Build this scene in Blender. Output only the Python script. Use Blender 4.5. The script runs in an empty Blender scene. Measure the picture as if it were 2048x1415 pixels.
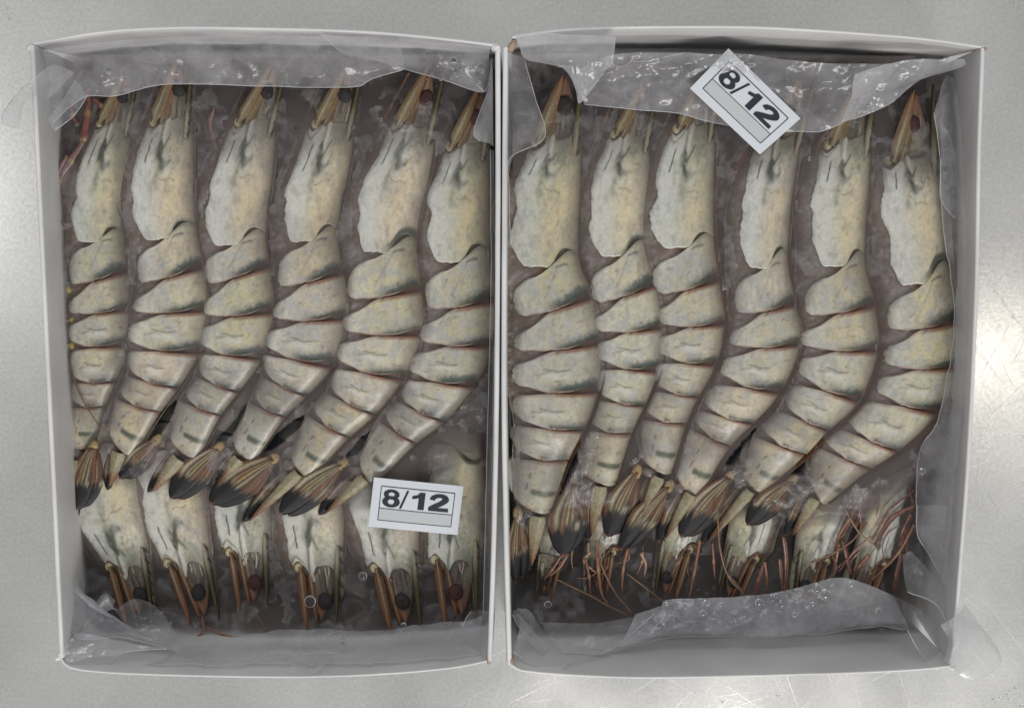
import bpy, bmesh, math, random
import numpy as np
from mathutils import Vector, Matrix

# ------------------------------------------------------------------ camera, world, lamps, exposure
scene = bpy.context.scene
col = scene.collection
PW, PH, FPX = 2048.0, 1415.0, 2196.0            # photograph size and focal length in its pixels
CAM = np.array([0.0, 0.085, 0.656]); PITCH = math.radians(-8.0)
cd = bpy.data.cameras.new('camera'); cd.sensor_width = 36.0; cd.lens = 36.0 * FPX / PW
cd.clip_start = 0.01; cd.clip_end = 50
co = bpy.data.objects.new('camera', cd); col.objects.link(co)
co.location = CAM; co.rotation_euler = (PITCH, 0, 0); scene.camera = co

w = bpy.data.worlds.new('World'); scene.world = w; w.use_nodes = True
bg = w.node_tree.nodes['Background']; bg.inputs[0].default_value = (0.985, 0.985, 1.0, 1); bg.inputs[1].default_value = 0.42

def area(name, loc, target, sx, sy, power, colr):
    l = bpy.data.lights.new(name, 'AREA'); l.shape = 'RECTANGLE'; l.size = sx; l.size_y = sy
    l.energy = power; l.color = colr
    o = bpy.data.objects.new(name, l); col.objects.link(o); o.location = loc
    o.rotation_euler = (Vector(target) - Vector(loc)).to_track_quat('-Z', 'Y').to_euler()
    return o
area('ceiling_and_fill_lamp', (0.75, -2.7, 2.3), (0, 0, 0), 1.5, 0.8, 88, (1.0, 0.975, 0.94))
area('ceiling_and_fill_lamp', (1.10, -0.27, 1.75), (0.29, 0, 0), 0.09, 0.13, 0.5, (1.0, 0.93, 0.82))
area('ceiling_and_fill_lamp', (-0.3, 2.2, 2.2), (0, 0, 0), 1.4, 0.8, 20, (0.98, 0.99, 1.0))  # added fill, not a real fixture; brightens the inside of the foot walls
area('ceiling_and_fill_lamp', (-1.9, 0.1, 2.1), (0, 0, 0), 0.5, 1.2, 3, (1.0, 0.98, 0.95))  # added side light, not a real fixture; brightens the left of the table

scene.view_settings.view_transform = 'Standard'; scene.view_settings.look = 'None'
scene.view_settings.exposure = 0.0; scene.view_settings.gamma = 1.0
scene.cycles.use_denoising = True
scene.cycles.max_bounces = 10; scene.cycles.transparent_max_bounces = 24; scene.cycles.volume_bounces = 2
scene.cycles.sample_clamp_indirect = 4.0

# ------------------------------------------------------------------ from a point of the photograph to a place at height z
CROP = dict(k1=(0, 0, 2.83), k2=(500, 0, 2.83), k3=(1000, 0, 2.83), k4=(1450, 0, 2.83), k5=(50, 420, 2.83),
            k6=(500, 420, 2.83), k7=(1000, 420, 2.83), k8=(1450, 420, 2.83), m1=(50, 820, 2.378), m2=(400, 820, 2.378),
            m3=(980, 850, 2.504), m4=(1450, 850, 2.504), n1=(1000, 1000, 4.096), n2=(1450, 900, 4.042), p=(0, 0, 1.0))
def K(tag, x, y):
    ox, oy, s = CROP[tag]; return (ox + x / s, oy + y / s)
def U(px, py, z):
    d = np.array([(px - PW / 2) / FPX, -(py - PH / 2) / FPX, -1.0])
    c, s = math.cos(PITCH), math.sin(PITCH)
    d = np.array([d[0], c * d[1] - s * d[2], s * d[1] + c * d[2]])
    return CAM + d * ((z - CAM[2]) / d[2])
MM = 0.001
PXM = 0.000272                                   # metres per photograph pixel at prawn height

# ------------------------------------------------------------------ helpers
rng = random.Random(7)
def hsh(ix, iy, seed):
    v = np.sin(ix * 127.1 + iy * 311.7 + seed * 74.7) * 43758.5453
    return v - np.floor(v)
def vnoise(x, y, seed=0):
    ix, iy = np.floor(x), np.floor(y); fx, fy = x - ix, y - iy
    fx = fx * fx * (3 - 2 * fx); fy = fy * fy * (3 - 2 * fy)
    a, b = hsh(ix, iy, seed), hsh(ix + 1, iy, seed); c, d = hsh(ix, iy + 1, seed), hsh(ix + 1, iy + 1, seed)
    return (a * (1 - fx) + b * fx) * (1 - fy) + (c * (1 - fx) + d * fx) * fy
def fbm(x, y, seed=0, oct=4):
    r, amp, tot = 0, 1.0, 0
    for k in range(oct):
        r = r + amp * vnoise(x * 2 ** k, y * 2 ** k, seed + k); tot += amp; amp *= 0.55
    return r / tot                                # 0..1
def ss(a, b, x):
    t = np.clip((x - a) / (b - a), 0, 1); return t * t * (3 - 2 * t)
def crom(pts, u):
    """Catmull-Rom through pts (n x d) at parameters u in 0..n-1 (linear beyond the ends)."""
    pts = np.asarray(pts, float); n = len(pts)
    ext = np.vstack([2 * pts[0] - pts[1], pts, 2 * pts[-1] - pts[-2]])
    u = np.asarray(u, float); uc = np.clip(u, 0, n - 1); i = np.clip(np.floor(uc).astype(int), 0, n - 2); f = (uc - i)[..., None]
    p0, p1, p2, p3 = ext[i], ext[i + 1], ext[i + 2], ext[i + 3]
    r = 0.5 * (2 * p1 + (p2 - p0) * f + (2 * p0 - 5 * p1 + 4 * p2 - p3) * f ** 2 + (3 * p1 - p0 - 3 * p2 + p3) * f ** 3)
    lo = np.clip(u, None, 0)[..., None] * (pts[1] - pts[0]); hi = np.clip(u - (n - 1), 0, None)[..., None] * (pts[-1] - pts[-2])
    return r + lo + hi
def link(name, me, mat, parent=None):
    o = bpy.data.objects.new(name, me); col.objects.link(o)
    if mat is not None: me.materials.append(mat)
    if parent is not None: o.parent = parent
    return o
def set_cols(me, cols):
    a = me.attributes.new('pigment', 'FLOAT_COLOR', 'POINT')
    c = np.ones((len(me.vertices), 4), np.float32); c[:, :3] = np.clip(cols, 0, 1)
    a.data.foreach_set('color', c.ravel())
def mesh_obj(name, verts, faces, mat, parent=None, cols=None, smooth=True):
    me = bpy.data.meshes.new(name)
    v = np.asarray(verts, float)
    if parent is not None: v = v - np.array(parent['_loc'])
    me.from_pydata(v.tolist(), [], [tuple(int(i) for i in f) for f in faces])
    if cols is not None: set_cols(me, cols)
    if smooth: me.polygons.foreach_set('use_smooth', [True] * len(me.polygons))
    me.update()
    return link(name, me, mat, parent)
def outward(o):
    bm = bmesh.new(); bm.from_mesh(o.data); bmesh.ops.recalc_face_normals(bm, faces=bm.faces); bm.to_mesh(o.data); bm.free(); return o
def grid_faces(n, m):
    i = np.arange(n - 1)[:, None] * m + np.arange(m - 1)[None, :]
    return np.stack([i, i + 1, i + m + 1, i + m], -1).reshape(-1, 4)
def grid_obj(name, P, mat, parent=None, cols=None, flip=False):
    n, m = P.shape[:2]; F = grid_faces(n, m)
    if flip: F = F[:, ::-1]
    return mesh_obj(name, P.reshape(-1, 3), F, mat, parent, None if cols is None else cols.reshape(-1, 3))
def empty(name, loc, label=None, cat=None, group=None):
    o = bpy.data.objects.new(name, None); o.empty_display_size = 0.02; col.objects.link(o); o.location = loc; o['_loc'] = list(map(float, loc))
    tag(o, label, cat, group); return o
def tag(o, label=None, cat=None, group=None, kind=None):
    if label: o['label'] = label
    if cat: o['category'] = cat
    if group: o['group'] = group
    if kind: o['kind'] = kind
    return o
def tube(pts, rad, seg=8, res=6, flat=1.0):
    """verts, faces of a tapering round tube through pts; rad one per pt; flat squashes it in z."""
    pts = np.asarray(pts, float); n = (len(pts) - 1) * res + 1
    u = np.linspace(0, len(pts) - 1, n); C = crom(pts, u); R = np.interp(u, range(len(pts)), rad)
    T = np.gradient(C, axis=0); T /= np.linalg.norm(T, axis=1)[:, None] + 1e-12
    S = np.cross(T, [0, 0, 1.0]); S /= np.linalg.norm(S, axis=1)[:, None] + 1e-12
    Nn = np.cross(S, T)
    a = np.linspace(0, 2 * math.pi, seg, endpoint=False)
    V = C[:, None, :] + R[:, None, None] * (np.cos(a)[None, :, None] * S[:, None, :] + flat * np.sin(a)[None, :, None] * Nn[:, None, :])
    F = []
    for i in range(n - 1):
        for j in range(seg): F.append((i * seg + j, i * seg + (j + 1) % seg, (i + 1) * seg + (j + 1) % seg, (i + 1) * seg + j))
    F.append(tuple(range(seg))[::-1]); F.append(tuple((n - 1) * seg + j for j in range(seg)))
    return V.reshape(-1, 3), F, np.repeat(u / (len(pts) - 1), seg)
def ellipsoid(c, ax, ay, az, ang=0.0, nu=14, nv=9):
    V = []
    for i in range(nv + 1):
        th = math.pi * i / nv
        for j in range(nu):
            ph = 2 * math.pi * j / nu; x, y = ax * math.sin(th) * math.cos(ph), ay * math.sin(th) * math.sin(ph)
            V.append((c[0] + x * math.cos(ang) - y * math.sin(ang), c[1] + x * math.sin(ang) + y * math.cos(ang), c[2] + az * math.cos(th)))
    F = [(i * nu + j, (i + 1) * nu + j, (i + 1) * nu + (j + 1) % nu, i * nu + (j + 1) % nu) for i in range(nv) for j in range(nu)]
    return np.array(V), F

# ------------------------------------------------------------------ materials
def mat_new(name):
    m = bpy.data.materials.new(name); m.use_nodes = True; nt = m.node_tree
    return m, nt, nt.nodes['Principled BSDF'], nt.nodes['Material Output']
def N(nt, t, **kw):
    n = nt.nodes.new(t)
    for k, v in kw.items():
        if k in n.inputs.keys(): n.inputs[k].default_value = v
        else: setattr(n, k, v)
    return n
def pigment_mat(name, rough, coat=0.0, bump=0.15, scale=900, sss=0.0, grain=0.25, spec=0.5):
    m, nt, b, out = mat_new(name)
    at = N(nt, 'ShaderNodeAttribute', attribute_name='pigment')
    tc = N(nt, 'ShaderNodeTexCoord')
    nz = N(nt, 'ShaderNodeTexNoise', Scale=scale, Detail=4.0, Roughness=0.65)
    nt.links.new(tc.outputs['Object'], nz.inputs['Vector'])
    mr = N(nt, 'ShaderNodeMapRange'); mr.inputs['From Min'].default_value = 0.3; mr.inputs['From Max'].default_value = 0.7
    mr.inputs['To Min'].default_value = 1 - grain; mr.inputs['To Max'].default_value = 1 + grain * 0.6
    nt.links.new(nz.outputs['Fac'], mr.inputs['Value'])
    mx = N(nt, 'ShaderNodeVectorMath', operation='MULTIPLY')
    nt.links.new(at.outputs['Color'], mx.inputs[0]); nt.links.new(mr.outputs['Result'], mx.inputs[1])
    nt.links.new(mx.outputs[0], b.inputs['Base Color'])
    b.inputs['Roughness'].default_value = rough; b.inputs['Coat Weight'].default_value = coat; b.inputs['Coat Roughness'].default_value = 0.2
    b.inputs['Specular IOR Level'].default_value = spec
    if sss: b.inputs['Subsurface Weight'].default_value = sss; b.inputs['Subsurface Radius'].default_value = (0.002, 0.0015, 0.001); b.inputs['Subsurface Scale'].default_value = 1.0
    bp = N(nt, 'ShaderNodeBump', Strength=bump, Distance=0.0006)
    nt.links.new(nz.outputs['Fac'], bp.inputs['Height']); nt.links.new(bp.outputs[0], b.inputs['Normal'])
    return m
M_SHELL = pigment_mat('prawn_shell', 0.36, 0.22, 0.14, 520, grain=.15)
M_FLESH = pigment_mat('prawn_flesh', 0.4, 0.2, 0.3, 500, grain=0.35)
M_TAIL = pigment_mat('prawn_tail', 0.5, 0.0, 0.25, 900, spec=.25)
M_EYE = pigment_mat('prawn_eye', 0.6, 0.0, 0.6, 900, spec=.25)

def card_mat():
    m, nt, b, out = mat_new('white_card')
    tc = N(nt, 'ShaderNodeTexCoord')
    n1 = N(nt, 'ShaderNodeTexNoise', Scale=22.0, Detail=5.0); n2 = N(nt, 'ShaderNodeTexNoise', Scale=900.0, Detail=3.0)
    nt.links.new(tc.outputs['Object'], n1.inputs['Vector']); nt.links.new(tc.outputs['Object'], n2.inputs['Vector'])
    cr = N(nt, 'ShaderNodeValToRGB'); cr.color_ramp.elements[0].position = 0.3; cr.color_ramp.elements[1].position = 0.7
    cr.color_ramp.elements[0].color = (0.56, 0.56, 0.565, 1); cr.color_ramp.elements[1].color = (0.71, 0.705, 0.70, 1)
    nt.links.new(n1.outputs['Fac'], cr.inputs['Fac']); nt.links.new(cr.outputs[0], b.inputs['Base Color'])
    b.inputs['Roughness'].default_value = 0.55
    bp = N(nt, 'ShaderNodeBump', Strength=0.12, Distance=0.0005); nt.links.new(n2.outputs['Fac'], bp.inputs['Height']); nt.links.new(bp.outputs[0], b.inputs['Normal'])
    return m
M_CARD = card_mat()
def film_mat(name='plastic_film', lo=0.09, hi=0.38, colr=(0.62, 0.63, 0.66, 1)):
    m, nt, b, out = mat_new(name)
    tc = N(nt, 'ShaderNodeTexCoord')
    n1 = N(nt, 'ShaderNodeTexNoise', Scale=45.0, Detail=6.0, Roughness=0.6); nt.links.new(tc.outputs['Object'], n1.inputs['Vector'])
    n2 = N(nt, 'ShaderNodeTexNoise', Scale=260.0, Detail=4.0, Distortion=0.6); nt.links.new(tc.outputs['Object'], n2.inputs['Vector'])
    mr = N(nt, 'ShaderNodeMapRange'); mr.inputs['From Min'].default_value = 0.32; mr.inputs['From Max'].default_value = 0.68
    mr.inputs['To Min'].default_value = lo; mr.inputs['To Max'].default_value = hi
    nt.links.new(n1.outputs['Fac'], mr.inputs['Value'])
    n3 = N(nt, 'ShaderNodeTexNoise', Scale=38.0, Detail=2.5, Distortion=1.2); nt.links.new(tc.outputs['Object'], n3.inputs['Vector'])
    sb = N(nt, 'ShaderNodeMath', operation='SUBTRACT'); nt.links.new(n3.outputs['Fac'], sb.inputs[0]); sb.inputs[1].default_value = 0.5
    ab = N(nt, 'ShaderNodeMath', operation='ABSOLUTE'); nt.links.new(sb.outputs[0], ab.inputs[0])
    cz = N(nt, 'ShaderNodeMapRange'); cz.inputs['From Min'].default_value = 0.0; cz.inputs['From Max'].default_value = 0.018; cz.inputs['To Min'].default_value = 0.09; cz.inputs['To Max'].default_value = 0.0
    nt.links.new(ab.outputs[0], cz.inputs['Value'])
    sm = N(nt, 'ShaderNodeMath', operation='ADD'); nt.links.new(mr.outputs['Result'], sm.inputs[0]); nt.links.new(cz.outputs['Result'], sm.inputs[1])
    b.inputs['Base Color'].default_value = colr; b.inputs['Roughness'].default_value = 0.16; b.inputs['Specular IOR Level'].default_value = 0.8
    tr = N(nt, 'ShaderNodeBsdfTransparent'); mix = N(nt, 'ShaderNodeMixShader')
    tl = N(nt, 'ShaderNodeBsdfTranslucent'); tl.inputs['Color'].default_value = colr
    mx2 = N(nt, 'ShaderNodeMixShader'); mx2.inputs[0].default_value = 0.35
    bp = N(nt, 'ShaderNodeBump', Strength=0.25, Distance=0.0008); nt.links.new(n2.outputs['Fac'], bp.inputs['Height']); nt.links.new(bp.outputs[0], b.inputs['Normal'])
    nt.links.new(b.outputs[0], mx2.inputs[1]); nt.links.new(tl.outputs[0], mx2.inputs[2])
    nt.links.new(sm.outputs[0], mix.inputs[0]); nt.links.new(tr.outputs[0], mix.inputs[1]); nt.links.new(mx2.outputs[0], mix.inputs[2])
    nt.links.new(mix.outputs[0], out.inputs['Surface'])
    return m
M_FILM = film_mat()
M_FILM2 = film_mat('plastic_film_folded', 0.36, 0.64)
M_FROST = film_mat('frosted_film', 0.18, 0.52, (0.60, 0.60, 0.63, 1))
M_HEM = film_mat('plastic_film_edge', 0.5, 0.8, (0.75, 0.76, 0.78, 1))
def steel_mat():
    m, nt, b, out = mat_new('scratched_steel')
    tc = N(nt, 'ShaderNodeTexCoord')
    def stretched(scale, ang, sx, sy, detail=3.0):
        mp = N(nt, 'ShaderNodeMapping', vector_type='TEXTURE'); mp.inputs['Rotation'].default_value = (0, 0, math.radians(ang)); mp.inputs['Scale'].default_value = (1 / sx, 1 / sy, 1)
        nt.links.new(tc.outputs['Object'], mp.inputs['Vector'])
        n = N(nt, 'ShaderNodeTexNoise', Scale=scale, Detail=detail); nt.links.new(mp.outputs[0], n.inputs['Vector']); return n.outputs['Fac']
    def ramp(src, p0, p1, v0=0.0, v1=1.0):
        r = N(nt, 'ShaderNodeMapRange'); r.inputs['From Min'].default_value = p0; r.inputs['From Max'].default_value = p1; r.inputs['To Min'].default_value = v0; r.inputs['To Max'].default_value = v1
        nt.links.new(src, r.inputs['Value']); return r.outputs['Result']
    def mth(op, a, c):
        n = N(nt, 'ShaderNodeMath', operation=op)
        for i, v in enumerate((a, c)):
            if isinstance(v, (int, float)): n.inputs[i].default_value = v
            else: nt.links.new(v, n.inputs[i])
        return n.outputs[0]
    cloud = stretched(9.0, 0, 1, 1, 5.0); fine = stretched(500.0, 0, 1, 1, 3.0)
    scr = None
    for ang, sc, sx in ((28, 13, 150), (-35, 11, 190), (64, 12, 160), (-70, 9, 210), (8, 14, 150), (118, 10, 220), (47, 8, 260), (-14, 9, 240), (33, 7, 300), (-52, 8, 280)):
        a = stretched(sc, ang, 1, sx, 1.5)
        gate = ramp(stretched(11.0, ang * 3 + 11, 1, 1, 2.0), 0.46, 0.62)
        v = mth('MULTIPLY', ramp(a, 0.69, 0.80), gate)
        scr = v if scr is None else mth('MAXIMUM', scr, v)
    dark = None
    for ang, sc, sx in ((-52, 9, 110), (80, 10, 120), (20, 8, 130)):
        a = ramp(stretched(sc, ang, 1, sx, 1.0), 0.735, 0.77); dark = a if dark is None else mth('MAXIMUM', dark, a)
    puddle = ramp(stretched(16.0, 0, 1, 1, 4.0), 0.60, 0.70)
    base = mth('ADD', ramp(cloud, 0.3, 0.7, 0.70, 0.82), mth('MULTIPLY', ramp(fine, 0.35, 0.65, -1, 1), 0.045))
    base = mth('ADD', base, mth('MULTIPLY', scr, 0.07)); base = mth('SUBTRACT', base, mth('MULTIPLY', dark, 0.10))
    cmb = N(nt, 'ShaderNodeCombineColor'); nt.links.new(base, cmb.inputs[0]); nt.links.new(base, cmb.inputs[1]); nt.links.new(mth('MULTIPLY', base, 0.97), cmb.inputs[2])
    nt.links.new(cmb.outputs[0], b.inputs['Base Color'])
    b.inputs['Metallic'].default_value = 0.88
    rg = mth('ADD', ramp(cloud, 0.3, 0.7, 0.19, 0.28), mth('MULTIPLY', scr, 0.12)); rg = mth('SUBTRACT', rg, mth('MULTIPLY', puddle, 0.02))
    nt.links.new(rg, b.inputs['Roughness'])
    hgt = mth('SUBTRACT', mth('MULTIPLY', fine, 0.35), mth('MULTIPLY', mth('MAXIMUM', scr, dark), 0.30))
    bp = N(nt, 'ShaderNodeBump', Strength=0.09, Distance=0.0006); nt.links.new(hgt, bp.inputs['Height']); nt.links.new(bp.outputs[0], b.inputs['Normal'])
    return m
M_STEEL = steel_mat()
def plain(name, c, rough=0.5, **kw):
    m, nt, b, out = mat_new(name); b.inputs['Base Color'].default_value = (*c, 1); b.inputs['Roughness'].default_value = rough
    n1 = N(nt, 'ShaderNodeTexNoise', Scale=1200.0, Detail=3.0); tc = N(nt, 'ShaderNodeTexCoord'); nt.links.new(tc.outputs['Object'], n1.inputs['Vector'])
    bp = N(nt, 'ShaderNodeBump', Strength=0.1, Distance=0.0004); nt.links.new(n1.outputs['Fac'], bp.inputs['Height']); nt.links.new(bp.outputs[0], b.inputs['Normal'])
    for k, v in kw.items(): b.inputs[k].default_value = v
    return m
M_PAPER = plain('label_paper', (0.60, 0.63, 0.67), 0.4)
M_INK = plain('label_ink', (0.018, 0.022, 0.032), 0.4)
M_GREYP = plain('label_grey_strip', (0.47, 0.49, 0.50), 0.5)
M_KRAFT = plain('torn_board', (0.36, 0.27, 0.2), 0.8)
def water_mat():
    m, nt, b, out = mat_new('water'); b.inputs['Base Color'].default_value = (0.95, 0.97, 1, 1); b.inputs['Roughness'].default_value = 0.03
    b.inputs['Transmission Weight'].default_value = 1.0; b.inputs['IOR'].default_value = 1.33
    return m
M_WATER = water_mat()
def volume_mat(name, colr, dens, aniso=0.0, absorb=None):
    m, nt, b, out = mat_new(name); nt.nodes.remove(b)
    v = N(nt, 'ShaderNodeVolumePrincipled'); v.inputs['Color'].default_value = (*colr, 1); v.inputs['Density'].default_value = dens; v.inputs['Anisotropy'].default_value = aniso
    if absorb: v.inputs['Absorption Color'].default_value = (*absorb, 1)
    nt.links.new(v.outputs[0], out.inputs['Volume']); return m
M_ICE = volume_mat('cloudy_ice', (0.37, 0.33, 0.325), 110.0)
def rime_mat():
    m, nt, b, out = mat_new('frost_glaze'); tc = N(nt, 'ShaderNodeTexCoord')
    n1 = N(nt, 'ShaderNodeTexNoise', Scale=75.0, Detail=6.0, Roughness=0.65, Distortion=0.8); nt.links.new(tc.outputs['Object'], n1.inputs['Vector'])
    n2 = N(nt, 'ShaderNodeTexNoise', Scale=420.0, Detail=4.0); nt.links.new(tc.outputs['Object'], n2.inputs['Vector'])
    mr = N(nt, 'ShaderNodeMapRange'); mr.inputs['From Min'].default_value = 0.42; mr.inputs['From Max'].default_value = 0.72; mr.inputs['To Min'].default_value = 0.0; mr.inputs['To Max'].default_value = 0.24
    nt.links.new(n1.outputs['Fac'], mr.inputs['Value'])
    b.inputs['Base Color'].default_value = (0.52, 0.50, 0.51, 1); b.inputs['Roughness'].default_value = 0.12; b.inputs['Specular IOR Level'].default_value = 0.9
    bp = N(nt, 'ShaderNodeBump', Strength=0.5, Distance=0.001); nt.links.new(n2.outputs['Fac'], bp.inputs['Height']); nt.links.new(bp.outputs[0], b.inputs['Normal'])
    tr = N(nt, 'ShaderNodeBsdfTransparent'); mix = N(nt, 'ShaderNodeMixShader')
    nt.links.new(mr.outputs['Result'], mix.inputs[0]); nt.links.new(tr.outputs[0], mix.inputs[1]); nt.links.new(b.outputs[0], mix.inputs[2]); nt.links.new(mix.outputs[0], out.inputs['Surface'])
    return m
M_RIME = rime_mat()
M_GAPSHADE = volume_mat('gap_shade_volume', (0.04, 0.05, 0.06), 260.0)  # near-black absorbing volume, imitates deep shade in the empty gaps between tails

# ------------------------------------------------------------------ the table
ZRIM = 0.078
me = bpy.data.meshes.new('table'); me.from_pydata([(-1.6, -1.6, 0), (1.6, -1.6, 0), (1.6, 1.6, 0), (-1.6, 1.6, 0)], [], [(0, 1, 2, 3)])
tag(link('table', me, M_STEEL), kind='structure')

# ------------------------------------------------------------------ the two cartons: rim lines read at rim height
def resample(P, n):
    P = np.asarray(P, float); d = np.r_[0, np.cumsum(np.linalg.norm(np.diff(P, axis=0), axis=1))]
    u = np.interp(np.linspace(0, d[-1], n), d, np.arange(len(P))); return crom(P, u)
def wall(parent, rim_px, thick, inward, name='side_wall', lean=0.0):
    """One board wall: its bowed outer rim line at ZRIM, standing on its straighter foot line."""
    R = resample([U(x, y, ZRIM)[:2] for x, y in rim_px], 40)
    u = np.linspace(0, 1, 40)[:, None]; chord = R[0] * (1 - u) + R[-1] * u
    T = np.gradient(R, axis=0); T /= np.linalg.norm(T, axis=1)[:, None]; Nn = np.stack([-T[:, 1], T[:, 0]], 1) * inward
    prof = []                                        # (height fraction, inward offset)
    zs = np.linspace(0.0, 1.0, 9)
    outer = [(z, 0.0) for z in zs]; r = thick / 2
    top = [(1.0 + r * math.sin(a) / ZRIM, r - r * math.cos(a)) for a in np.linspace(0.3, math.pi - 0.3, 5)]
    inner = [(z, thick) for z in zs[::-1]]
    rows = []
    for z, off in outer + top + inner:
        b = .6 + .4 * max(z, 0) ** 1.6
        base = chord * (1 - min(b, 1)) + R * min(b, 1)
        q = base + Nn * (off + lean * (1 - z)); zz = z * (ZRIM - 0.002) + 0.001
        wob = 0.0002 * (fbm(q[:, 0] * 60, q[:, 1] * 60 + zz * 40, 3) - 0.5)
        rows.append(np.column_stack([q + Nn * wob[:, None], np.full(40, zz)]))
    P = np.array(rows)
    o = grid_obj(name, P, M_CARD, parent, flip=(inward < 0))
    n, m = P.shape[:2]; me = o.data                  # close both ends
    return o
def carton(label, rims, corners_base, notch):
    c = np.mean([U(x, y, 0.0) for x, y in corners_base], axis=0)
    root = empty('carton', (c[0], c[1], 0.0), label, 'carton', 'white cartons on the steel table')
    for rim, th, inw, ln in rims: wall(root, rim, th, inw, lean=ln)
    q = np.array([U(x, y, ZRIM)[:2] for x, y in corners_base]); cc = q.mean(0); q = cc + (q - cc) * 0.985
    V = [(*p, 0.001) for p in q] + [(*p, 0.0035) for p in q]
    mesh_obj('base_panel', V, [(3, 2, 1, 0), (4, 5, 6, 7), (0, 1, 5, 4), (1, 2, 6, 5), (2, 3, 7, 6), (3, 0, 4, 7)], M_CARD, root, smooth=False)
    for (x, y, sx, sy, ang) in notch:                # folded corner tabs at the rim
        p = U(x, y, ZRIM - 0.003); V, F = ellipsoid((p[0], p[1], ZRIM - 0.004), sx * MM, sy * MM, 4.5 * MM, ang, 10, 6)
        V = V + 0.0006 * (np.stack([fbm(V[:, 0] * 700, V[:, 1] * 700, k) for k in range(3)], 1) - 0.5)
        mesh_obj('corner_tab', V, F, M_KRAFT if sx < 2.2 else M_CARD, root)
    return root
carton_a = carton('white board carton of prawns whose label lies flat among the tails',
    [([(58, 90), (70, 330), (83, 600), (98, 900), (118, 1315)], 2.6 * MM, 1, -.009),
     ([(55, 86), (198, 62), (336, 53), (500, 54), (712, 60), (860, 72), (996, 88)], 1.3 * MM, -1, -.003),
     ([(1001, 92), (1001, 400), (998, 800), (992, 1100), (984, 1322)], 2.7 * MM, -1, 0),
     ([(114, 1308), (125, 1328), (160, 1342), (300, 1351), (560, 1356), (750, 1351), (900, 1338), (984, 1322)], 1.2 * MM, 1, -.002)],
    [(60, 92), (996, 92), (980, 1318), (122, 1312)], [(63, 96, 3.2, 2.4, 0.6), (992, 96, 3.5, 2.4, -0.6), (118, 1312, 2.6, 2.0, 0.8), (977, 1318, 1.6, 3, 0.1)])
carton_b = carton('white board carton of prawns with a tilted label at the head end',
    [([(1006, 95), (1004, 400), (1003, 800), (1008, 1100), (1014, 1328)], 2.7 * MM, 1, 0),
     ([(1024, 72), (1100, 60), (1212, 53), (1450, 51), (1627, 58), (1839, 74), (1972, 92)], 1.3 * MM, -1, -.003),
     ([(1971, 96), (1963, 318), (1958, 579), (1944, 880), (1929, 1090), (1909, 1335)], 2.2 * MM, -1, -.009),
     ([(1013, 1326), (1030, 1338), (1072, 1347), (1260, 1357), (1479, 1354), (1690, 1348), (1840, 1341), (1909, 1333)], 1.2 * MM, 1, -.002)],
    [(1010, 92), (1966, 98), (1905, 1335), (1018, 1328)], [(1024, 92, 2.1, 4.0, -0.5), (1966, 100, 1.8, 1.8, 0), (1022, 1318, 1.7, 3.4, 0.1), (1902, 1330, 2.6, 2.0, -0.6)])

# ------------------------------------------------------------------ prawns
CREAM = np.array([0.475, 0.43, 0.305]); PALE = np.array([0.535, 0.53, 0.49]); YEL = np.array([0.56, 0.465, 0.28])
GREY = np.array([0.30, 0.29, 0.265]); GREEN = np.array([0.050, 0.060, 0.042]); BROWN = np.array([0.20, 0.085, 0.045]); OLIVE = np.array([0.20, 0.17, 0.075])
MAUVE = np.array([0.27, 0.23, 0.21]); BLACK = np.array([0.012, 0.012, 0.014])
def mixc(c, d, f):
    f = np.clip(f, 0, 1)[..., None]; return c * (1 - f) + np.asarray(d) * f
def stroke(a, b, pts, wd, asp=1.75):
    """soft mask round a polyline given in plate coordinates (a along, b across)."""
    best = np.full(a.shape, 9.0)
    for (a0, b0), (a1, b1) in zip(pts[:-1], pts[1:]):
        ax, ay, dx, dy = a0 * asp, b0, (a1 - a0) * asp, b1 - b0
        t = np.clip(((a * asp - ax) * dx + (b - ay) * dy) / (dx * dx + dy * dy + 1e-9), 0, 1)
        best = np.minimum(best, np.hypot(a * asp - ax - t * dx, b - ay - t * dy))
    return np.exp(-(best / wd) ** 2)

SPLAT = []                                           # shell surface points, for the ice level
class Body:
    def __init__(s, D, V, zc, hk, zend, dip):
        s.D, s.V, s.zc, s.hk, s.zend, s.dip = D, V, zc, hk, zend, dip
    def ext(s, S): return 1.30 - .10 * ss(2.0, 2.8, S) - .16 * ss(4.6, 6.2, S)   # how far the soft underside reaches past the shell edge
    def pt(s, S, T, lift=0.0, hs=1.0):
        d, v = crom(s.D, S), crom(s.V, S); wd = np.linalg.norm(v - d, axis=-1)
        wd = np.minimum(wd, 0.037)
        P = d + (v - d) * T[..., None]
        q = np.clip(np.abs(2 * (T + .05) / (s.ext(S) + .05) - 1.0), 0, 1.0)
        prof = (1 - q ** 2.4) ** 0.5 - 0.25 * np.clip(T / s.ext(S) - 1, 0, 1)
        z = s.zc + (s.zend - s.zc) * ss(5.0, 8.2, S) - s.dip * (1 - ss(-0.7, 0.7, S)) + s.hk * wd * hs * prof + lift
        return np.concatenate([P, z[..., None]], -1)

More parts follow.
